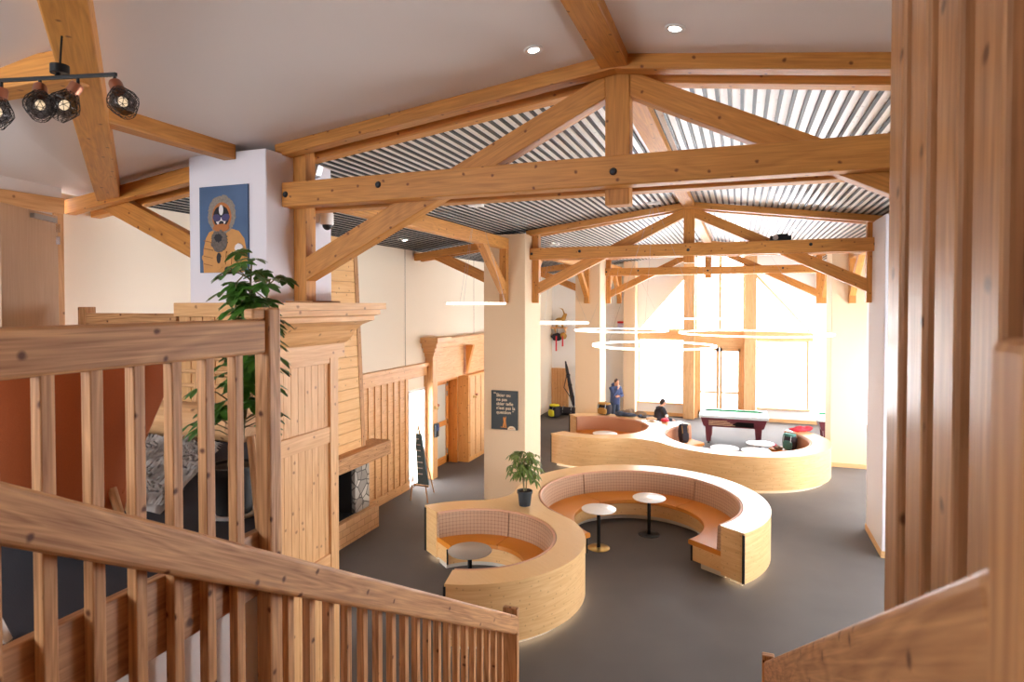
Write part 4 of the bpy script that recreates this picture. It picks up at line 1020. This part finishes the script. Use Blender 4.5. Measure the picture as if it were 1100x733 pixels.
# ================================================================== POOL TABLES
def pool_table(x0, x1, y0, y1, label):
    t = thing('pool_table', ((x0+x1)/2, (y0+y1)/2, 0), label, 'pool table', 'coin pool tables')
    zt = .95; k = .12
    mb = MB()
    lo = [(x0+k, y0+k, .56), (x1-k, y0+k, .56), (x1-k, y1-k, .56), (x0+k, y1-k, .56)]; hi = [(x0+.03, y0+.03, .86), (x1-.03, y0+.03, .86), (x1-.03, y1-.03, .86), (x0+.03, y1-.03, .86)]
    mb.rings([lo, hi]).build('body', 'maroon', t, bevel=.01)
    fr = MB(); w_ = .12
    fr.box(x0-.02, x1+.02, y0-.02, y0+w_, .86, zt); fr.box(x0-.02, x1+.02, y1-w_, y1+.02, .86, zt); fr.box(x0-.02, x0+w_, y0+w_, y1-w_, .86, zt); fr.box(x1-w_, x1+.02, y0+w_, y1-w_, .86, zt)
    fr.build('rail_top', 'poolrail', t, bevel=.02)
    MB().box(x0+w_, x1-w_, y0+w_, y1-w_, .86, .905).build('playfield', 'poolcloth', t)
    cu = MB(); g = .03
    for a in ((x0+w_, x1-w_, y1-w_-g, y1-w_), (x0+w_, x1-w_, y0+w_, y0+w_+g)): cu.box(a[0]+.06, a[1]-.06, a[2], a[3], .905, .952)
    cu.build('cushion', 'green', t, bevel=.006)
    for x in (x0+.06, (x0+x1)/2, x1-.06):
        for y in (y0+.06, y1-.06): MB().lathe([(.045, 0), (.06, 0), (.06, .006), (.045, .006)], (x, y, zt-.002), 16).build('pocket', 'black', t)
    for x in (x0+.28, x1-.28):
        for y in (y0+.24, y1-.24):
            b_ = [(x-.11, y-.11), (x+.11, y-.11), (x+.11, y+.11), (x-.11, y+.11)]; s_ = [(x-.07, y-.07), (x+.07, y-.07), (x+.07, y+.07), (x-.07, y+.07)]
            lg = MB().rings([[(p[0], p[1], .06) for p in s_], [(p[0], p[1], .58) for p in b_]]).build('leg', 'maroon', t, bevel=.008)
            MB().lathe([(0, 0), (.05, 0), (.03, .03), (.025, .07), (0, .07)], (x, y, 0), 14).build('levelling_foot', 'black', lg, smooth=True)
    f = lambda z: y0+k-(k-.03)*(z-.56)/.30
    for i in range(4):
        z = .62+.045*i; xa, xb = x0+.28, x0+1.1-.08*i
        MB().prism([(xa, f(z)-.012, z), (xb, f(z)-.012, z), (xb, f(z+.02)-.012, z+.02), (xa, f(z+.02)-.012, z+.02)], (0, .02, 0)).build('ball_return_slat', 'beige', t)
    MB().prism([(x0+.95, f(.60)-.006, .60), (x1-.42, f(.60)-.006, .60), (x1-.42, f(.76)-.006, .76), (x0+1.15, f(.76)-.006, .76)], (0, .02, 0)).build('ball_window', 'black', t)
    return t
pool_table(-1.22, .86, 21.25, 22.65, 'maroon pool table with glare-pale top and green far cushion before the glazed double door')
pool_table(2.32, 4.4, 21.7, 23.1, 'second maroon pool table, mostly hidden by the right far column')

# ================================================================== PEOPLE
def person(root, parts_fn): pass
def figure(t, J, hand_dirs, headdir, jacket, trousers, hairmat, voxel=.009, hood=False):
    """J: joint positions; one continuous body plus clothing and hair as children"""
    V = Vector; f = V(headdir).normalized(); up = V((0, 0, 1)); lf = up.cross(f).normalized(); hu = f.cross(lf)
    b = MB(); H = V(J['head'])
    rot = Matrix((f, lf, hu)).transposed()
    b.blob(H+hu*.012, (.094, .077, .115), rot, 20); b.blob(H+f*.035-hu*.062, (.058, .052, .055), rot, 14)      # skull and jaw
    b.blob(H+f*.098-hu*.018, (.017, .013, .024), rot, 10)                                                  # nose
    b.blob(H+f*.086-hu*.062, (.012, .024, .008), rot, 10); b.blob(H+f*.083-hu*.075, (.012, .020, .008), rot, 10)  # lips
    for s in (-1, 1):
        b.blob(H+lf*(.079*s)-hu*.005, (.016, .010, .030), rot, 10)
        b.blob(H+f*.083+lf*(.032*s)+hu*.022, (.010, .020, .006), rot, 8)
    N = V(J['neck']); b.tube([H-hu*.05-f*.01, N, N-up*.05], [.052, .056, .075], 14)
    P_ = V(J['pelvis']); ch = N.lerp(P_, .32)
    b.tube([N-up*.02, N.lerp(P_, .2), ch, N.lerp(P_, .65), P_, P_-up*.06], [.08, .135, .155, .135, .145, .11], 18)
    for s in 'LR':
        S, E, W_ = V(J['sh'+s]), V(J['el'+s]), V(J['wr'+s]); b.tube([N.lerp(S, .3), S, S.lerp(E, .4), E, E.lerp(W_, .35), W_], [.07, .058, .05, .041, .042, .028], 12)
        Hp, K, A = V(J['hip'+s]), V(J['kn'+s]), V(J['an'+s]); b.tube([Hp, Hp.lerp(K, .3), K, K.lerp(A, .35), A], [.095, .085, .058, .057, .038], 14)
        toe = V(J['toe'+s]); b.tube([A, A.lerp(toe, .5)-up*.03, toe], [.042, .04, .03], 10)
        hd, pn = V(hand_dirs[s][0]).normalized(), V(hand_dirs[s][1]).normalized(); sd_ = hd.cross(pn).normalized()
        pc = W_+hd*.05
        b.rings([[W_+sd_*(.026*c_)+pn*(.018*s_) for c_, s_ in [(math.cos(2*PI*k/10), math.sin(2*PI*k/10)) for k in range(10)]],
                 [pc+sd_*(.040*c_)+pn*(.015*s_) for c_, s_ in [(math.cos(2*PI*k/10), math.sin(2*PI*k/10)) for k in range(10)]],
                 [W_+hd*.095+sd_*(.040*c_)+pn*(.012*s_) for c_, s_ in [(math.cos(2*PI*k/10), math.sin(2*PI*k/10)) for k in range(10)]]])
        for k, ln in enumerate((.068, .078, .072, .056)):
            p0 = W_+hd*.088+sd_*(-.031+.0207*k); p1 = p0+hd*ln*.45+pn*ln*.08; p2 = p1+hd*ln*.33+pn*ln*.3; p3 = p2+hd*ln*.12+pn*ln*.35
            b.tube([p0, p1, p2, p3], [.0095, .009, .008, .0065], 8)
        q0 = W_+hd*.035-sd_*.032; q1 = q0-sd_*.03+hd*.035+pn*.012; b.tube([q0, q1, q1+hd*.03+pn*.012], [.013, .0105, .0085], 8)
    b.build('body', 'skin', t, remesh=voxel)
    j = MB(); j.tube([N+up*.03, N-up*.03, N.lerp(P_, .2), ch, N.lerp(P_, .65), P_+up*.02, P_-up*.10], [.075, .115, .165, .185, .175, .18, .175], 20)
    for s in 'LR':
        S, E, W_ = V(J['sh'+s]), V(J['el'+s]), V(J['wr'+s]); j.tube([N.lerp(S, .3)-up*.02, S, S.lerp(E, .5), E, E.lerp(W_, .5), E.lerp(W_, .93)], [.09, .085, .075, .064, .058, .046], 14)
    if hood: j.blob(N-f*.08+up*.02, (.09, .13, .09), rot, 14)
    j.build('jacket', jacket, t, remesh=.012)
    j = MB(); j.tube([P_+up*.03, P_-up*.05], [.165, .16], 18)
    for s in 'LR':
        Hp, K, A = V(J['hip'+s]), V(J['kn'+s]), V(J['an'+s]); j.tube([P_.lerp(Hp, .7), Hp, Hp.lerp(K, .35), K, K.lerp(A, .5), K.lerp(A, .95)], [.11, .115, .10, .078, .07, .062], 14)
    j.build('trousers', trousers, t, remesh=.012)
    for s in 'LR':
        A, toe = V(J['an'+s]), V(J['toe'+s]); d_ = (toe-A); d_.z = 0; d_.normalize(); g = V((A.x, A.y, max(0.0, toe.z-.035)))
        MB().blob(g+d_*.06+up*.045, (.145, .052, .048), Matrix((d_, up.cross(d_), up)).transposed(), 14).tube([A+up*.05, g+up*.05], [.055, .055], 12).build('shoe', 'dark', t, remesh=.01)
    h = MB(); h.blob(H+hu*.032-f*.018, (.096, .085, .108), rot, 20, jit=.03); h.blob(H-f*.05-hu*.02, (.055, .074, .07), rot, 14)
    h.build('hair', hairmat, t, remesh=.009)
# standing man
o = Vector((-4.34, 23.1, 0)); f = Vector((.72, -.69, 0)).normalized(); l = Vector((0, 0, 1)).cross(f)
q = lambda s, g, z: tuple(o+l*s+f*g+Vector((0, 0, z)))
t = thing('person', o, 'standing person in a navy jacket, head bowed, one hand raised to the mouth', 'person')
figure(t, dict(head=q(0, .10, 1.66), neck=q(0, .02, 1.50), pelvis=q(0, 0, .95), shL=q(.19, .02, 1.44), elL=q(.25, .10, 1.15), wrL=q(.02, .24, 1.16),
    shR=q(-.19, .02, 1.44), elR=q(-.20, .22, 1.20), wrR=q(-.03, .22, 1.44), hipL=q(.09, 0, .92), knL=q(.10, .04, .50), anL=q(.11, -.01, .09), toeL=q(.13, .14, .035),
    hipR=q(-.09, 0, .92), knR=q(-.10, .03, .50), anR=q(-.11, -.02, .09), toeR=q(-.13, .13, .035)),
    dict(L=((-l+f*.1), -f), R=((Vector((0, 0, 1))*.8+l*.3), -f)), f*.9+Vector((0, 0, -.35)), 'navy', 'darkblue', 'hair', hood=True)
# seated person on a round stool
o = Vector((-2.50, 21.2, 0)); f = Vector((.85, .53, 0)).normalized(); l = Vector((0, 0, 1)).cross(f)
t = thing('stool', o, 'round upholstered stool under the seated person behind the far bench', 'stool')
MB().lathe([(0, 0), (.2, 0), (.22, .03), (.22, .34), (0, .34)], o, 28).build('base', 'pine', t, smooth=True); MB().lathe([(0, .34), (.22, .34), (.235, .36), (.235, .40), (.21, .43), (0, .435)], o, 28).build('cushion', 'leather', t, smooth=True)
t = thing('person', o, 'seated person with short dark hair and dark jacket, seen from behind at the far bench', 'person')
figure(t, dict(head=q(0, .13, 1.28), neck=q(0, .05, 1.12), pelvis=q(0, -.04, .60), shL=q(.19, .05, 1.06), elL=q(.25, .17, .78), wrL=q(.12, .40, .70),
    shR=q(-.19, .05, 1.06), elR=q(-.25, .17, .78), wrR=q(-.12, .40, .70), hipL=q(.10, .02, .575), knL=q(.14, .44, .55), anL=q(.14, .42, .09), toeL=q(.15, .58, .035),
    hipR=q(-.10, .02, .575), knR=q(-.14, .44, .55), anR=q(-.14, .42, .09), toeR=q(-.15, .58, .035)),
    dict(L=((f-l*.6), Vector((0, 0, -1))), R=((f+l*.6), Vector((0, 0, -1)))), f+Vector((0, 0, -.15)), 'dark', 'darkblue', 'hair')

# ================================================================== BAGS AND CLOTHES
def RZ(a): return Matrix.Rotation(a, 3, 'Z')
def backpack(p, yaw, size, mats, label, lean=0):
    p = Vector(p); w_, d_, h_ = size; t = thing('backpack', p, label, 'backpack')
    Rm = RZ(yaw) @ Matrix.Rotation(lean, 3, 'X')
    def sup(c, r, e=.55, n=20, m=12):
        mb = MB(); lp = []
        for i in range(m+1):
            ph = -PI/2+PI*i/m; cz = math.copysign(abs(math.sin(ph))**e, math.sin(ph)); cr = max(.02, abs(math.cos(ph))**e)
            lp.append([p+Rm @ (Vector(c)+Vector((r[0]*cr*math.copysign(abs(math.cos(a))**e, math.cos(a)), r[1]*cr*math.copysign(abs(math.sin(a))**e, math.sin(a)), r[2]*cz))) for a in [2*PI*k/n for k in range(n)]])
        return mb.rings(lp)
    sup((0, 0, h_/2), (w_/2, d_/2, h_/2)).build('bag_body', mats[0], t, smooth=True, angle=60)
    sup((0, -d_*.52, h_*.36), (w_*.36, d_*.2, h_*.27)).build('front_pocket', mats[1], t, smooth=True, angle=60)
    sup((0, -.01, h_*.93), (w_*.44, d_*.5, h_*.1)).build('top_flap', mats[1], t, smooth=True, angle=60)
    T = lambda v: p+Rm @ Vector(v)
    for s in (-1, 1):
        MB().tube([T((s*w_*.25, d_*.42, h_*.92)), T((s*w_*.30, d_*.75, h_*.7)), T((s*w_*.32, d_*.72, h_*.35)), T((s*w_*.30, d_*.42, h_*.1))], .018, 8).build('shoulder_strap', 'dark', t, smooth=True)
        MB().tube([T((s*w_*.28, -d_*.5, h_*.93)), T((s*w_*.28, -d_*.66, h_*.6)), T((s*w_*.28, -d_*.5, h_*.1))], .009, 6).build('buckle_strap', mats[2], t, smooth=True)
    MB().tube([T((-.04, d_*.3, h_*1.0)), T((0, d_*.3, h_*1.08)), T((.04, d_*.3, h_*1.0))], .009, 6).build('handle', 'dark', t, smooth=True)
    return t
backpack((-1.52, 18.97, .472), .5, (.30, .20, .54), ('dark', 'dark', 'ochre'), 'slim black backpack standing on the seat near the pool table, yellow straps', lean=-.12)
backpack((-4.18, 20.40, .906), -.3, (.46, .30, .40), ('dark', 'ochre', 'poolrail'), 'black and ochre rucksack on the far bench ledge at the feet of the standing person')
backpack((-6.98, 24.2, 0), -.6, (.42, .34, .52), ('dark', 'yellow', 'steel'), 'black rucksack with a neon yellow pocket on the floor by the left wall')
backpack((1.33, 19.03, .472), -.5, (.36, .26, .46), ('dark', 'teal', 'poolrail'), 'dark rucksack with teal pocket on the seat at the right end of the far bench')
def heap(name, p, r, mat, label, cat, seed, extra=None, yaw=0, vox=.014):
    """soft crumpled cloth lying on a surface"""
    p = Vector(p); rn = random.Random(seed); mb = MB(); t = thing(name, p, label, cat)
    for k in range(9):
        a = rn.uniform(0, 2*PI); u = rn.uniform(0, .62); c = RZ(yaw) @ Vector((r[0]*u*math.cos(a), r[1]*u*math.sin(a), 0))
        hz = r[2]*rn.uniform(.55, 1)*(1-.45*u)
        mb.blob(p+c+Vector((0, 0, hz*.5)), (r[0]*rn.uniform(.35, .5), r[1]*rn.uniform(.4, .55), hz*.5), RZ(yaw+rn.uniform(-.5, .5)), 14, jit=.25, seed=k+seed)
    mb.build('cloth', mat, t, remesh=vox)
    if extra:
        for nm, off, rr, mt in extra:
            MB().blob(p+RZ(yaw) @ Vector(off), rr, RZ(yaw), 14, jit=.2, seed=seed).build(nm, mt, t, smooth=True, angle=80)
    return t
heap('jacket', (-3.62, 20.33, .908), (.36, .15, .17), 'darkblue', 'slate blue jacket lying on the far bench ledge', 'jacket', 4, [('sleeve', (.30, -.08, .07), (.22, .07, .06), 'darkblue')])
heap('jacket', (-3.40, 20.60, .908), (.36, .10, .27), 'khaki', 'khaki jacket heaped behind the slate blue one', 'jacket', 9, [('sleeve', (.36, 0, .08), (.2, .07, .07), 'khaki')])
heap('glove', (-2.88, 20.20, .908), (.14, .10, .10), 'dark', 'black ski gloves at the end of the clothes on the far ledge', 'glove', 12, [('cuff', (-.1, 0, .06), (.08, .06, .05), 'darkblue')])
heap('scarf', (-2.58, 19.92, .908), (.22, .12, .13), 'beige', 'pale beige scarf on the far ledge near the seated person', 'scarf', 15)
heap('hat', (-2.16, 19.80, .908), (.15, .12, .17), 'pink', 'pink and red knitted hat at the ledge corner near the seated person', 'hat', 18, [('brim', (0, -.05, .05), (.13, .1, .045), 'red'), ('bobble', (.05, 0, .18), (.05, .05, .05), 'white')])
heap('jacket', (1.66, 19.66, .912), (.40, .2, .18), 'red', 'bright red jacket lying on the right end of the far bench ledge', 'jacket', 22, [('sleeve', (.25, .1, .06), (.2, .08, .06), 'red')], yaw=.5)
heap('glove', (1.02, 19.0, .472), (.17, .13, .14), 'khaki', 'pair of mottled mittens beside the dark patterned rucksack', 'glove', 27, [('cuff', (-.08, 0, .1), (.07, .06, .06), 'pink')])
# far left: bags, leaning carrier, ornaments
t = thing('duffel_bag', (-6.62, 24.9, 0), 'long black duffel bag on the floor at the foot of the leaning ski carrier', 'bag')
lp = []
for i in range(13):
    u = i/12; r = .17*(1-(2*u-1)**6)**.5 if 0 < u < 1 else .03
    lp.append([(-7.05+.85*u, 24.9+r*math.cos(a), .165+r*.95*math.sin(a)) for a in [2*PI*k/18 for k in range(18)]])
MB().rings(lp).build('bag_body', 'dark', t, smooth=True, angle=70)
for x in (-6.8, -6.45): MB().tube([(x, 24.74, .12), (x, 24.76, .28), (x, 24.88, .37), (x, 25.0, .28)], .014, 8).build('carry_strap', 'steel', t, smooth=True)
t = thing('ski_carrier', (-6.6, 25.5, 0), 'tall black ski carrier with straps leaning against the far left wall', 'ski bag')
ax0, ax1 = Vector((-6.45, 25.2, .35)), Vector((-6.98, 25.85, 2.12)); dd = ax1-ax0
MB().tube([ax0, ax0+dd*.15, ax0+dd*.5, ax0+dd*.85, ax1], [.05, .085, .075, .06, .03], 12).build('sleeve', 'dark', t, smooth=True)
for q_ in (.18, .45, .68): MB().tube([ax0+dd*q_-dd*.012, ax0+dd*q_+dd*.012], .095, 14).build('strap', 'black', t, smooth=True)
MB().tube([ax0+dd*.2+Vector((-.08, -.05, 0)), ax0+dd*.4+Vector((-.25, -.1, 0)), ax0+dd*.65+Vector((-.07, -.04, 0))], .018, 8).build('shoulder_strap', 'dark', t, smooth=True)
MB().tube([ax0, (-6.42, 25.16, .0)], [.03, .04], 8).build('tail', 'dark', t)
mb = MB(); mb.box(-7.64, -6.9, 25.98, 26.09, 0, 1.8); x = -7.62
while x < -6.95: mb.box(x, x+.07, 25.95, 25.98, 0, 1.8); x += .13
tag(mb.build('wainscot_panel', 'panel', bevel=.004), 'short pine board panel in the far left corner behind the bags', 'wood panelling')
t = thing('wall_shelf', (-7.35, 25.9, 3.3), 'high wall shelf in the far left corner holding mountain ornaments', 'shelf')
MB().box(-7.62, -6.95, 25.75, 26.09, 3.52, 3.56).build('board', 'panel', t, bevel=.005)
for x in (-7.5, -7.05): MB().prism([(x, 26.09, 3.3), (x, 26.09, 3.52), (x, 25.8, 3.52)], (.04, 0, 0)).build('bracket', 'panel', t)
t = thing('carved_ornament', (-7.25, 25.9, 3.56), 'tan carved animal ornament standing on the high corner shelf', 'ornament')
mb = MB(); mb.blob((-7.25, 25.9, 3.82), (.22, .13, .16), None, 16).tube([(-7.1, 25.9, 3.9), (-7.0, 25.86, 4.12), (-6.93, 25.84, 4.1)], [.1, .08, .05], 12).tube([(-7.38, 25.9, 3.75), (-7.40, 25.9, 3.56)], .05, 8).tube([(-7.14, 25.9, 3.75), (-7.12, 25.9, 3.56)], .05, 8).tube([(-7.05, 25.88, 4.15), (-7.12, 25.88, 4.34), (-7.28, 25.88, 4.40)], [.035, .03, .015], 8)
mb.build('figure', 'ochre', t, remesh=.02)
t = thing('hanging_basket', (-7.3, 25.85, 2.95), 'dark woven basket with red ribbons hanging below the corner shelf', 'basket')
MB().blob((-7.35, 25.85, 3.15), (.26, .16, .17), None, 16, jit=.2, seed=3).build('basket', 'dark', t, smooth=True, angle=80)
MB().blob((-7.08, 25.85, 3.2), (.16, .13, .15), None, 14, jit=.2, seed=8).build('dried_bunch', 'ochre', t, smooth=True, angle=80)
for x, z0 in ((-7.38, 2.55), (-7.10, 2.75)): MB().prism([(x, 25.68, z0), (x+.07, 25.68, z0+.02), (x+.06, 25.68, 3.2), (x+.01, 25.68, 3.2)], (0, .015, 0)).build('ribbon', 'red', t)
MB().tube([(-7.35, 25.86, 3.3), (-7.35, 25.88, 3.52)], .012, 6).build('hook', 'black', t)

# ================================================================== LIGHT
w = bpy.data.worlds.new('world'); sc.world = w; w.use_nodes = True
bg = w.node_tree.nodes['Background']; bg.inputs[0].default_value = (.93, .96, 1, 1); bg.inputs[1].default_value = 14.0
def portal(loc, rot, sx, sy):
    l = bpy.data.lights.new('sky_portal', 'AREA'); l.shape = 'RECTANGLE'; l.size = sx; l.size_y = sy; l.cycles.is_portal = True
    o = bpy.data.objects.new('sky_portal', l); C.objects.link(o); o.location = loc; o.rotation_euler = rot
portal((-.75, 26.4, 3.3), (-PI/2, 0, 0), 6.6, 6.4)
portal((5.75, 16.3, 2.2), (0, PI/2, 0), 2.4, 18.6)
portal((-5.2, -2.75, 5.0), (PI/2, 0, 0), 3.0, 2.0)
portal((-8.32, 13.6, 1.2), (0, -PI/2, 0), 2.4, 1.5)
sc.view_settings.view_transform = 'Standard'; sc.view_settings.look = 'None'; sc.view_settings.gamma = 1; sc.view_settings.use_curve_mapping = False
sc.view_settings.exposure = .56
sc.cycles.use_denoising = True
try: sc.cycles.denoiser = 'OPENIMAGEDENOISE'
except Exception: pass
sc.cycles.max_bounces = 10; sc.cycles.diffuse_bounces = 6; sc.cycles.transparent_max_bounces = 16
sc.cycles.caustics_reflective = False; sc.cycles.caustics_refractive = False
